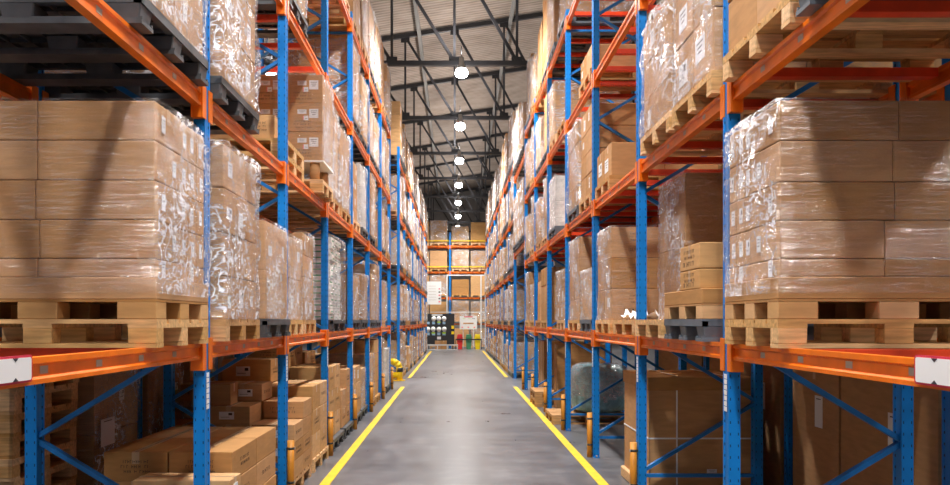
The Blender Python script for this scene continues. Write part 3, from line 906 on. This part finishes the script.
# ------------------------------------------------------------------ right, lowest beam, second bay: grey pallet with mixed cartons
x = X('R', -.08 + .6)
plastic_pallet(x, 5.75, LV[1], .96, 'grey plastic pallet under the half-built carton load, right rack, second bay', True, 'grey_plastic')
card_pallet(x, 5.75, LV[1] + PH, .96, 'cardboard pallet with a tray of mixed cartons, right rack, second bay', 'R')
zt = LV[1] + PH + .1
tag(ob('cardboard_tray', MB().box((0, 0, .05), (1.2, .96, .1), 'kraft').mesh('cardboard_tray', .005), None, (x, 5.75, zt)), 'flat cardboard tray carrying the two printed small cartons, right rack', 'tray')
def carton(x, y, z, d, label, group=None, mat='kraft', rotz=0, labels=(), film=False, strap=False, prints=()):
    d = tuple(round(q, 3) for q in d)
    me = carton_mesh(*d, mat)
    if not labels and not prints and not strap: return tag(ob('carton', me, None, (x, y, z), rotz), label, 'carton', group)
    o = tag(ob('carton', me, None, (x, y, z), rotz), label, 'carton', group)
    for face, u, v, w, h, stl in labels: put_label(o, face, u, v, w, h, d, stl)
    for face, u, v, me2, nm in prints: put_label(o, face, u, v, 0, 0, d, me=me2, name=nm)
    if strap:
        dx, dy, dz = d
        for yy in ((0,) if strap == 1 else (-dy * .25, dy * .25)):
            m = MB()
            m.box((0, yy, dz + .001), (dx + .004, .012, .002), 'label')
            for sx in (-1, 1): m.box((sx * (dx / 2 + .001), yy, dz / 2), (.002, .012, dz), 'label')
            ob('strap', m.mesh('strap'), o)
    return o
z0 = zt + .1
for k, (h, nm) in enumerate(((.13, 'lower'), (.17, 'upper'))):
    carton(X('R', .17), 5.56, z0 + (.133 if k else 0), (.5, .46, h), '%s of two printed brown cartons in front of the tall wrapped stack' % nm, 'small printed cartons', 'kraft_l',
           labels=[('-y', .0, h * .5, .14, h * .4, 0)], prints=[('-x', 0, h * .62, PRINTS[0], 'print'), ('-x', 0, h * .25, PRINTS[2], 'print')])
wrapped_load(X('R', .1 + .48), 6.72, LV[1] + .1485, (.95, .8, 1.14), (1, 1, 2), 'dark wrapped stack of two tall cartons behind the small printed cartons', 'R', 2, 1, 'kraft_d', 0, False, True, group='pallet loads in the racks')

# paper tags left on the empty pallet, right rack third bay
def crumple(seed, size, mat, name, n=7):
    m = MB(); k = m.mi(mat); off = Vector((seed * 3.3, 1.7 * seed, seed)); vs = []
    for i in range(n + 1):
        row = []
        for j in range(n + 1):
            u, v = i / n - .5, j / n - .5
            z = size[2] * abs(noise.noise(Vector((u * 3.5, v * 3.5, 0)) + off)) * 1.6
            row.append(m.bm.verts.new((u * size[0], v * size[1], z + .004)))
        vs.append(row)
    for i in range(n):
        for j in range(n):
            f = m.bm.faces.new((vs[i][j], vs[i + 1][j], vs[i + 1][j + 1], vs[i][j + 1])); f.material_index = k; f.smooth = True
    me = m.mesh(name)
    return me
for k, (dd, yy, mt, cl) in enumerate(((.05, 7.75, 'label', 'white'), (.25, 8.0, 'label', 'crumpled white'), (.0, 8.25, 'label', 'smallest white'))):
    tag(ob('paper_scrap', crumple(k + 3, (.22 - .05 * k, .16, .11), mt, 'paper_scrap'), None, (X('R', dd + .1), yy, LV[1] + .144), .4 * k), '%s scrap of paper lying on the empty pallet, right rack third bay' % cl, 'paper')
# left second beam: low cartons on two stacked pallets, labelled cartons on tube-legged pallet
for k in range(2):
    wooden_pallet(X('L', .6), 8.05, LV[2] + .003 + .145 * k, .9, '%s of two stacked pallets on the second beam, left rack third bay' % ('lower', 'upper')[k], True, 'wood_pale')
for k in range(3):
    carton(X('L', .3 + .36 * k), 7.95, LV[2] + .294, (.34, .5, .24), '%s low carton on the two stacked pallets, left second beam' % ('aisle-side', 'middle', 'inner')[k], 'low cartons on stacked pallets', 'kraft_l', prints=[('-y', 0, .13, PRINTS[1], 'print')])
wooden_pallet(X('L', .48), 9.34, LV[2], .76, 'wooden pallet under the tube-legged tray, left second beam', True, 'wood_pale')
t = thing('tube_pallet', 'board tray on cardboard tube legs under the labelled cartons, left second beam', 'pallet', (X('L', .48), 9.34, LV[2] + .144))
ob('deck', MB().box((0, 0, .2), (1.22, .76, .02), 'white').mesh('deck'), t)
tm = MB().cyl((0, 0, 0), (0, 0, .19), .055, 'kraft', 16).mesh('tube_leg')
for xx in (-.5, 0, .5):
    for yy in (-.3, .3): ob('tube_leg', tm, t, (xx, yy, 0))
t = thing('wrapped_load', 'film-wrapped brown cartons with white and pink labels, left second beam', 'pallet load', (X('L', .48), 9.34, LV[2] + .144 + .21), 0, 'pallet loads in the racks')
for k in range(3):
    for i in range(3):
        for j in range(2):
            if j and i < 2 and k < 2: continue
            c = ob('carton', carton_mesh(.395, .365, .313, 'kraft', k == 2), t, (-.4 + .4 * i, -.187 + .374 * j, .315 * k))
            if j == 0:
                put_label(c, '-y', .1, .2, .1, .1, (.395, .365, .313), 0); put_label(c, '-y', -.03, .22, .1, .05, (.395, .365, .313), 0); put_label(c, '-y', .01, .15, .06, .05, (.395, .365, .313), 1)
                put_label(c, '-y', -.02, .08, 0, 0, (.395, .365, .313), me=PRINTS[1], name='print')
ob('stretch_film', FILM[1], t, (.33, 0, 0), 0, (.56, .775, .95))

# ------------------------------------------------------------------ floor level, left side
def pile(s, x0, y0, dxyz, n, heights, pname, z0=0.0, mat='kraft', labels=True, prints=True, rng=random.Random(5), jitter=.008, gap=.012):
    """unwrapped cartons; heights[i][j] = layers; x0 aisle edge, growing into the rack"""
    dx, dy, dz = dxyz; nx, ny = n
    mx = max(max(r) for r in heights)
    LN = ['bottom', 'second', 'third', 'fourth', 'fifth', 'sixth']
    CN = {1: [''], 2: ['aisle-side ', 'inner '], 3: ['aisle-side ', 'middle ', 'inner ']}[nx]
    RN = {1: [''], 2: ['nearer ', 'farther '], 3: ['nearest ', 'middle-row ', 'farthest ']}[ny]
    for i in range(nx):
        for j in range(ny):
            for k in range(heights[i][j]):
                hid = k < heights[i][j] - 1 and i > 0 and j > 0
                if hid: continue
                x = SG[s] * (x0 + (dx + gap) * (i + .5)); y = y0 + (dy + gap) * (j + .5)
                lb = [('-y', rng.uniform(-.1, .1) * dx, dz * .5, min(.16, dx * .35), dz * .42, rng.choice((0, 2)))] if labels and rng.random() < .5 else []
                pr = [('-y', 0, dz * .5, rng.choice(PRINTS), 'print')] if prints and not lb and rng.random() < .6 and dz > .13 and dx > .3 else []
                if s == 'L' and prints and rng.random() < .6 and dz > .13: pr = pr + [('+x', 0, dz * .5, rng.choice((PRINTS[0], PRINTS[2])), 'print')]
                carton(x + rng.uniform(-jitter, jitter) * .3, y + rng.uniform(-1, 1) * jitter * .2, z0 + (dz + .001) * k, (dx, dy, dz), '%s%scarton, %s layer, %s' % (CN[i], RN[j], LN[k], pname), 'cartons of ' + pname, mat, rng.uniform(-.006, .006), lb, strap=0, prints=pr)
wooden_pallet(SG['L'] * 1.96, 6.2, 0, 1.0, 'wooden pallet on the floor under the long flat cartons, left rack', True, 'wood', rotz=0)
pile('L', 1.50, 5.5, (.43, .66, .198), (2, 2), [[3, 3], [3, 3]], 'the flat carton stack behind the nearest left upright', .144, 'kraft', labels=False)
carton(-1.745, 5.315, 0, (.6, .27, .30), 'bottom carton of the pair standing before the flat carton stack', 'low cartons by the upright', 'kraft_l')
carton(-1.745, 5.315, .301, (.62, .27, .31), 'top carton of the pair standing before the flat carton stack', 'low cartons by the upright', 'kraft_l', labels=[('+x', 0, .2, .1, .14, 0)])
wooden_pallet(X('L', .53), 8.07, 0, .96, 'wooden pallet on the floor under the stepped carton pile, left rack', True, 'wood')
pile('L', 1.50, 7.6, (.4, .46, .17), (3, 2), [[3, 4], [4, 5], [3, 5]], 'the stepped carton pile on the left floor', .144, 'kraft')
carton(-2.3, 7.8, .144 + .171 * 4 + .002, (.36, .3, .2), 'loose labelled carton lying on top of the stepped carton pile', None, 'kraft_d', .05, [('-y', -.1, .1, .1, .12, 0)])
wooden_pallet(X('L', .53), 9.2, 0, 1.0, 'pale wooden pallet on the floor under the printed long cartons, left rack', True, 'wood_pale')
pile('L', 1.52, 8.71, (.55, .48, .26), (2, 2), [[3, 3], [3, 4]], 'the printed carton pile on the left floor', .144, 'kraft_l')
plastic_pallet(X('L', .53), 10.6, 0, 1.0, 'black plastic pallet on the floor under the green-taped cartons, left rack', True, 'black_plastic')
pile('L', 1.56, 10.12, (.5, .46, .3), (2, 2), [[3, 3], [4, 4]], 'the green-taped carton pile on the left floor', PH, 'kraft_l')
plastic_pallet(X('L', .53), 11.66, 0, .88, 'black plastic pallet farther along the left floor', True, 'black_plastic')
pile('L', 1.56, 11.24, (.5, .42, .26), (2, 2), [[2, 3], [4, 4]], 'the low carton pile by the fourth left upright', PH, 'kraft')
# behind the left rack: stacked empty pallets and dark wrapped loads
xb = -(A['L'] + D + FLUE + .55)
for k in range(9):
    wooden_pallet(xb - .0 + R.uniform(-.02, .02), 5.75 + R.uniform(-.02, .02), .145 * k, .9, '%s from the floor in the stack of empty pallets, lower left' % ['lowest pallet', 'second pallet', 'third pallet', 'fourth pallet', 'fifth pallet', 'sixth pallet', 'seventh pallet', 'eighth pallet', 'top pallet'][k], True, 'wood', 'stack of empty pallets')
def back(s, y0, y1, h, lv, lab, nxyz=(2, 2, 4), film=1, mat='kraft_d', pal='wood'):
    xx = SG[s] * (A[s] + D + FLUE + .52); w = round(y1 - y0, 2)
    z = LV[lv]
    (wooden_pallet if pal == 'wood' else plastic_pallet)(xx, (y0 + y1) / 2, z, w, 'pallet under ' + lab, False, 'wood' if pal == 'wood' else 'black_plastic')
    lo = wrapped_load(xx, (y0 + y1) / 2, z + PH, (1.18, w - .02, h), nxyz, lab, s, 2 if lv == 0 else 1, film, mat, .5, False, lv > 0, group='loads in the rack behind')
    return lo
dark_load = back('L', 6.42, 7.33, 1.15, 0, 'dark wrapped load beside the empty pallet stack, lower left', (2, 1, 2))
put_label(dark_load, '+x', -.26, .58, .26, .22, (1.235, .9, 1.15), 3)
back('L', 7.55, 8.5, 1.15, 0, 'second dark wrapped load behind the left rack floor', (2, 2, 2))
back('L', 8.75, 9.7, 1.1, 0, 'third wrapped load behind the left rack floor', (2, 2, 4), mat='kraft')
back('L', 10.0, 10.9, 1.15, 0, 'fourth wrapped load behind the left rack floor', (2, 2, 4), mat='kraft')
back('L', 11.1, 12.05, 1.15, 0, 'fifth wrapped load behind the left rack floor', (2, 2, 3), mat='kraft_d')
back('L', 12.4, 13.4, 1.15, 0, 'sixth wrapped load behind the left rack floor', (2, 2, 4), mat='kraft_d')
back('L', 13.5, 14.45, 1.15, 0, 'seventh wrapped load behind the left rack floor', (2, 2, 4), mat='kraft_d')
for (y0, y1, lv, h, tx) in ((5.2, 6.2, 1, 1.0, 'load behind left rack, lowest beam, nearest'), (6.4, 7.3, 1, .9, 'load behind left rack, lowest beam, second'), (7.6, 8.5, 1, 1.1, 'load behind left rack, lowest beam, third'), (8.8, 9.7, 1, 1.0, 'load behind left rack, lowest beam, fourth'), (10, 11, 1, 1.1, 'load behind left rack, lowest beam, fifth'), (11.2, 12.1, 1, 1.1, 'load behind left rack, lowest beam, sixth'),
                          (5.2, 6.2, 2, 1.0, 'load behind left rack, second beam, nearest'), (7.6, 8.5, 2, 1.0, 'load behind left rack, second beam, third'), (8.8, 9.7, 2, 1.1, 'load behind left rack, second beam, fourth'), (10, 11, 2, 1.1, 'load behind left rack, second beam, fifth'), (11.2, 12.1, 2, 1.0, 'load behind left rack, second beam, sixth')):
    back('L', y0, y1, h, lv, 'brown carton ' + tx, (2, 2, 3), R.choice((0, 1)), 'kraft', R.choice(('wood', 'black')))

# ------------------------------------------------------------------ floor level, right side
xr = A['R'] + D + FLUE
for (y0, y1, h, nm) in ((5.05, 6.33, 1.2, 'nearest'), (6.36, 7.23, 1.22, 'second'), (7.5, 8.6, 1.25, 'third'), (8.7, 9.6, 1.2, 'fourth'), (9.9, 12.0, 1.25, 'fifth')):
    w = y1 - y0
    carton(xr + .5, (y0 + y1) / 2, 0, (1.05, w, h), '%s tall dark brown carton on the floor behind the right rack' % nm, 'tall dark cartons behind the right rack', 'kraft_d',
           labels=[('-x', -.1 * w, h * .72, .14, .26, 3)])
for (y0, y1, lv, h, tx) in ((5.08, 6.0, 1, .95, 'lowest beam, nearest'), (6.2, 7.2, 1, 1.0, 'lowest beam, second'), (7.5, 8.4, 1, .9, 'lowest beam, third'), (8.7, 9.6, 1, 1.0, 'lowest beam, fourth'), (9.9, 10.9, 1, 1.0, 'lowest beam, fifth'),
                            (5.08, 6.0, 2, .9, 'second beam, nearest'), (7.5, 8.4, 2, .5, 'second beam, third'), (8.7, 9.6, 2, .45, 'second beam, fourth'), (11.1, 12, 2, .8, 'second beam, sixth'), (7.5, 8.4, 3, .8, 'third beam, third'), (9.9, 10.9, 3, .7, 'third beam, fifth')):
    back('R', y0, y1, h, lv, 'brown carton load behind right rack, ' + tx, (2, 2, 3), R.choice((0, 1)), 'kraft', 'wood')
# strapped crate-sized carton
t = thing('bulk_carton', 'large strapped brown bulk carton on the floor behind the second right upright', 'carton', (2.245, 8.0, 0))
ob('body', carton_mesh(.95, 1.08, .94, 'kraft', False), t, (0, 0, .11))
lid = MB().box((0, 0, .05), (.975, 1.105, .12), 'kraft')
ob('lid', lid.mesh('lid', .005), t, (0, 0, 1.0))
for xx in (-.22, .22):
    m = MB(); m.box((xx, -.545, .6), (.014, .003, 1.0), 'label'); m.box((xx, 0, 1.122), (.014, 1.1, .003), 'label'); ob('strap', m.mesh('strap'), t)
m = MB()
m.box((0, -.5425, .55), (.96, .003, .014), 'label'); m.box((-.4775, 0, .55), (.003, 1.09, .014), 'label')
ob('strap', m.mesh('strap'), t)
ob('skirt', MB().box((0, 0, .055), (1.02, 1.12, .11), 'wood_pale').mesh('skirt', .01), t)
put_label(t, '-x', -.2, .8, .12, .1, (.955, 1.1, 0), 2)
put_label(t, '-y', .1, .25, .09, .04, (.955, 1.09, 0), 0)
# teal bundle on pallet
wooden_pallet(2.12, 13.3, 0, 1.0, 'wooden pallet jutting into the aisle under the teal bundle', False, 'wood')
t = thing('wrapped_bundle', 'teal drum-shaped bundle under crumpled clear plastic, floor of right rack', 'bundle', (2.32, 13.25, .144))
bm = bmesh.new(); bmesh.ops.create_uvsphere(bm, u_segments=40, v_segments=24, radius=.5)
for v in bm.verts:
    c = v.co; ss = 2 / 5
    rxy = math.hypot(c.x, c.y); ang = math.atan2(c.y, c.x)
    k = (abs(c.z) * 2) ** 9
    rad = .46 * (max(0, 1 - k) ** .35) if abs(c.z) < .499 else 0
    rad = min(rad, .46) * (1 + .05 * math.cos(3 * ang))
    n = noise.noise(Vector((c.x * 6, c.y * 6, c.z * 5)))
    c.x = rad * math.cos(ang) * (1 + .05 * n); c.y = rad * math.sin(ang) * (1 + .05 * n); c.z = (c.z + .5) * .78 + (.03 * n if c.z > .2 else 0)
for f in bm.faces: f.smooth = True
me = bpy.data.meshes.new('bundle_body'); bm.to_mesh(me); me.materials.append(M['teal']); ob('body', me, t)
bm.normal_update()
for v in bm.verts:
    n = noise.noise(v.co * 9 + Vector((4, 2, 1))); v.co += v.normal * (.012 + .03 * abs(n))
bmesh.ops.delete(bm, geom=[v for v in bm.verts if v.co.z < .22 + .1 * noise.noise(v.co * 4)], context='VERTS')
me = bpy.data.meshes.new('clear_cover'); bm.to_mesh(me); bm.free(); me.materials.append(M['film_heavy']); ob('clear_cover', me, t)
wooden_pallet(2.1, 15.9, 0, 1.0, 'low empty wooden pallet on the right floor beyond the teal bundle', False, 'wood')
wooden_pallet(2.1, 15.9, .144, 1.0, 'wooden pallet on top of the low pallet beyond the teal bundle', False, 'wood')
carton(2.35, 15.1, 0, (1.0, .5, 1.2), 'dark brown carton standing on the right floor by the fifth upright', None, 'kraft_d')
carton(2.35, 17.6, 0, (1.0, 1.1, 1.2), 'big dark brown carton on the right floor by the sixth upright', None, 'kraft_d', strap=1)

# ------------------------------------------------------------------ yellow guard at the end of the far left rack
t = thing('rack_end_guard', 'yellow tubular guard at the near end of the far left rack', 'guard', (-2.1, 22.2, 0))
def tube_path(pts, r, mat, n=14):
    m = MB()
    for a, b in zip(pts, pts[1:]): m.cyl(a, b, r, mat, n)
    for p in pts[1:-1]: m.lathe([(.001, -r), (r * .7, -r * .7), (r, 0), (r * .7, r * .7), (.001, r)], mat, n, p)
    return m
ob('rail', tube_path([(-.62, 0, .52), (.42, 0, .52), (.52, 0, .47), (.57, 0, .38), (.58, 0, .02)], .085, 'yellow_s').mesh('rail'), t)
ob('rail', tube_path([(-.62, 0, .16), (.55, 0, .16)], .085, 'yellow_s').mesh('rail'), t)
ob('post', MB().cyl((-.62, 0, .02), (-.62, 0, .6), .085, 'yellow_s').mesh('post'), t)
ob('post', MB().cyl((0, 0, .02), (0, 0, .52), .07, 'yellow_s').mesh('post'), t)
ob('sleeve', MB().cyl((.58, 0, .24), (.58, 0, .36), .09, 'black').mesh('sleeve'), t)
ob('foot_plate', MB().box((0, 0, .01), (1.45, .24, .02), 'yellow_s').mesh('foot_plate'), t)

# ------------------------------------------------------------------ end of the aisle
ZE = 48.5
def ex(px, y=ZE): return (px - 455.5) / 815 * y
def ez(py, y=ZE): return H + (321 - py) / 815 * y
t = thing('pallet_rack', 'pallet rack standing across the far end of the aisle', 'pallet rack', (-.33, ZE, 0))
for k in (-2, -1, 0, 1, 2):
    for dd in (0, D):
        p = ob('post', post_mesh(6.9 if dd == 0 else 6.3), t, (2.4 * k, dd, 0), PI / 2); ob('base_plate', base_me, p)
for k in (-2, -1, 0, 1):
    for lv in (1, 2, 3, 4):
        for dd in (0, D):
            if dd and lv == 1: continue
            b = ob('beam', beam_mesh(2.3), t, (2.4 * k + 1.2, dd, LV[lv] - .1), PI / 2)
            ob('connector', conn_me, b, (0, -1.126, .04)); ob('connector', conn_me, b, (0, 1.126, .04), PI)
        if lv in (3, 4): ob('safety_rail', MB().box((0, 0, 0), (2.3, .03, .06), 'yellow_s').mesh('safety_rail'), t, (2.4 * k + 1.2, -.06, LV[lv] + .28))
EL = [(-2, 4, 1.3), (-1, 4, 1.35), (0, 4, 1.0), (1, 4, 1.25), (-2, 3, .9), (-1, 3, .95), (0, 3, 1.0), (1, 3, .95), (-1, 2, 1.0), (0, 2, .8), (1, 2, 1.0), (-2, 2, 1.0), (-2, 1, 1.0), (-1, 1, 1.0), (0, 1, 1.1), (1, 1, 1.0), (-1, 0, 1.0), (0, 0, 1.1), (1, 0, 1.0)]
for k, lv, h in EL:
    xx = -.33 + {-2: -1.75, -1: -.68, 0: .62, 1: 1.75}[k]
    nm = '%s of the end rack, %s' % (LVN[lv], {-2: 'leftmost place', -1: 'left of its blue upright', 0: 'right of its blue upright', 1: 'rightmost place'}[k])
    wooden_pallet(xx, ZE + .5, LV[lv], 1.0, 'wooden pallet, ' + nm, False, 'wood_pale', rotz=PI / 2)
    f = R.choice((0, 1, 1))
    lo = wrapped_load(xx, ZE + .5, LV[lv] + .144, (1.02, .96, (min(h * 1.15, 1.2) if lv else 1.04) if lv < 4 else h), (1, 2, 2), '%s brown cartons, %s' % ('film-wrapped' if f else 'stacked', nm), 'L', 0, f, R.choice(('kraft', 'kraft_l')), .6, group='loads in the end rack')
# white frame in front of the end rack
t = thing('steel_portal', 'white steel post frame standing in front of the end rack', 'frame', (ex(464, 47.6), 47.6, 0))
for px in (447, 481, 485.5): ob('post', MB().box((0, 0, 2.15), (.07, .07, 4.3), 'steel_white').mesh('post'), t, (ex(px, 47.6) - ex(464, 47.6), 0, 0))
w = ex(485.5, 47.6) - ex(447, 47.6)
ob('rail', MB().box((0, 0, 4.3), (w + .1, .06, .06), 'steel_white').mesh('rail'), t, ((ex(466.25, 47.6) - ex(464, 47.6)), 0, 0))
ob('rail', MB().box((0, 0, 2.14), (3.4, .03, .05), 'steel_white').mesh('rail'), t, (-.25, -.06, 0))
# big white notice board high up
def flat(name, px0, px1, py0, py1, y, mat, th=.03): 
    x0, x1, z0, z1 = ex(px0, y), ex(px1, y), ez(py1, y), ez(py0, y)
    return (x0 + x1) / 2, (z0 + z1) / 2, x1 - x0, z1 - z0
cx, cz, w, h = flat('', 426.3, 441.2, 281.5, 304.5, 47.4, '')
t = thing('notice_board', 'large white board hung high at the far left end of the aisle', 'sign', (cx, 47.4, cz))
ob('panel', MB().box((0, 0, 0), (w, .03, h), 'white').mesh('panel'), t)
m = MB()
for k in range(5): m.box((w * .38, -.017, h * (.18 - .14 * k)), (w * .12, .004, h * .06), ('pink', 'ink')[k % 2])
for k in range(6): m.box((-w * .1, -.017, h * (.3 - .12 * k)), (w * .5, .004, h * .012), 'galv')
ob('print', m.mesh('print'), t)
ob('hanger', MB().box((0, .02, h / 2 + .3), (w * .8, .02, .6), 'galv').mesh('hanger') if False else MB().bar((-w * .4, 0, h / 2), (-w * .4, 0, h / 2 + .6), .015, .015, 'galv').bar((w * .4, 0, h / 2), (w * .4, 0, h / 2 + .6), .015, .015, 'galv').mesh('hanger'), t)
cx, cz, w, h = flat('', 459.7, 477, 316, 329.3, 47.3, '')
t = thing('notice_sign', 'white notice with red heading above the three waste bins', 'sign', (cx, 47.3, cz))
ob('panel', MB().box((0, 0, 0), (w, .03, h), 'white').mesh('panel'), t)
m = MB().box((0, -.017, h * .44), (w * .5, .004, h * .07), 'sign_red')
for xx, c in ((-.25, 'card_lime'), (.05, 'card_lime'), (.3, 'ink')): m.box((w * xx, -.017, h * .3), (w * .16, .004, h * .03), c)
m.box((0, -.017, -h * .05), (w * .6, .004, h * .1), 'kraft')
for xx in (-.35, 0, .35): m.box((w * xx, -.017, -h * .35), (w * .1, .004, h * .08), 'pink')
ob('print', m.mesh('print'), t)
ob('stand', MB().box((-w * .3, .04, -cz / 2 - h / 4), (.04, .04, cz - h / 2 + .2), 'steel_white').box((w * .3, .04, -cz / 2 - h / 4), (.04, .04, cz - h / 2 + .2), 'steel_white').mesh('stand'), t)
# black safety board with helmets
cx, cz, w, h = flat('', 426.5, 454.5, 313.8, 345.5, 47.0, '')
t = thing('safety_board', 'black safety equipment board standing at the far left end', 'board', (cx, 47.0, 0))
ob('panel', MB().box((0, 0, cz), (w, .04, h), 'board').mesh('panel'), t)
for xx in (-w / 2 + .1, w / 2 - .1): ob('leg', MB().box((xx, .05, (cz - h / 2) / 2 + .2), (.06, .05, cz - h / 2 + .4), 'board').mesh('leg'), t)
ob('heading', MB().box((-w * .12, -.023, cz + h / 2 - .07), (w * .38, .006, .06), 'label').mesh('heading'), t)
hat_me = MB().lathe([(.15, 0), (.152, .02), (.125, .03), (.118, .09), (.08, .14), (.03, .158), (.003, .16)], 'white', 20).box((0, -.1, .012), (.16, .16, .018), 'white').mesh('hard_hat')
cardm = {}
def card(mat, w, h): return MB().box((0, 0, 0), (w, .008, h), mat).mesh('card')
hats = [(433.7, 318.6), (438.8, 318.6), (444, 318.6), (427.9, 329.2), (433.2, 329), (438.8, 329.2), (444.2, 329)]
for k, (px, py) in enumerate(hats):
    row = 'upper' if k < 3 else 'lower'
    nm = (['left', 'middle', 'right'] if k < 3 else ['leftmost', 'second', 'third', 'rightmost'])[k if k < 3 else k - 3]
    tag(ob('hard_hat', hat_me, None, (ex(px, 46.85), 46.979, ez(py, 46.85)), 0, (.9, .9, .9), (PI / 2, 0, 0)), '%s white hard hat in the %s row of the black safety board' % (nm, row), 'hard hat', 'hard hats on the safety board')
for k, (px, py, mt, ww, hh) in enumerate([(428.2, 323, 'card_blue', .16, .14), (433.5, 323, 'card_blue', .16, .14), (438.8, 323.2, 'card_blue', .16, .14), (444, 323, 'card_blue', .16, .14), (438.8, 322.2, 'card_lime', .2, .07), (428.2, 333.9, 'card_blue', .16, .16), (433.5, 333.9, 'card_blue', .18, .16), (438.8, 333.9, 'card_blue', .18, .16), (444, 333.9, 'card_blue', .18, .16), (433.3, 333, 'card_lime', .2, .07), (444, 333, 'card_lime', .2, .07), (452.8, 327.3, 'bin_yellow', .16, .18), (452.8, 332.8, 'bin_yellow', .16, .16), (439, 338, 'label', .22, .16)]):
    o = ob('card', card(mt, ww, hh), t, (ex(px, 46.95) - cx, -.026 - (.006 if mt == 'card_lime' else 0), ez(py, 46.95)))
for k, px in enumerate((437.8, 443.8)):
    carton(ex(px, 46.3), 46.5, 0, (.32, .4, .5), '%s of two brown cartons below the black safety board' % ('left', 'right')[k], 'cartons below the safety board', 'kraft')
# waste bins
def waste_bin(px, mat, nm):
    t = thing('waste_bin', '%s waste bin in the row at the far end' % nm, 'bin', (ex(px, 47.0), 46.9, 0), 0, 'waste bins at the far end')
    ob('body', MB().prism([(-.12, 0), (.12, 0), (.175, .62), (-.175, .62)], 'y', -.17, .17, mat).mesh('body', .012, 2), t)
    ob('lid', MB().prism([(-.18, .62), (.18, .62), (.13, .86), (-.13, .86)], 'y', -.19, .19, mat).mesh('lid', .015, 2), t)
    ob('flap', MB().box((0, -.195, .72), (.2, .01, .1), mat).mesh('flap'), t)
waste_bin(459.8, 'bin_red', 'red'); waste_bin(468.7, 'bin_green', 'green'); waste_bin(477.5, 'bin_yellow', 'yellow')
t = thing('bin_rail', 'black rail running in front of the red, green and yellow bins', 'rail', (ex(468.5, 46.6), 46.6, 0))
ob('bar', MB().box((0, 0, .56), (1.5, .03, .07), 'black').mesh('bar'), t)
for xx in (-.73, .73): ob('post', MB().box((xx, 0, .28), (.04, .04, .56), 'black').mesh('post'), t)
# white timber barrier on the floor
cx = ex(442.5, 45.7)
t = thing('low_barrier', 'low white timber barrier across the left of the aisle end', 'barrier', (cx, 45.7, 0))
ob('rail', MB().box((0, 0, .28), (1.75, .06, .07), 'steel_white').mesh('rail'), t)
for xx in (-.84, -.28, .28, .84): ob('post', MB().box((xx, 0, .13), (.05, .06, .26), 'steel_white').mesh('post'), t)
ob('base_rail', MB().box((0, 0, .02), (1.75, .08, .04), 'steel_white').mesh('base_rail'), t)

# ------------------------------------------------------------------ world / view
w = bpy.data.worlds.new('world'); scene.world = w; w.use_nodes = True
w.node_tree.nodes['Background'].inputs[0].default_value = (.8, .85, .9, 1)
w.node_tree.nodes['Background'].inputs[1].default_value = .3
vs = scene.view_settings
scene.view_settings.view_transform = 'Standard'
vs.look = 'None'; vs.gamma = 1; vs.use_curve_mapping = False; vs.exposure = .75
scene.cycles.max_bounces = 10; scene.cycles.diffuse_bounces = 5; scene.cycles.transparent_max_bounces = 24
scene.cycles.glossy_bounces = 3
scene.cycles.caustics_reflective = False; scene.cycles.caustics_refractive = False
scene.cycles.sample_clamp_indirect = 8
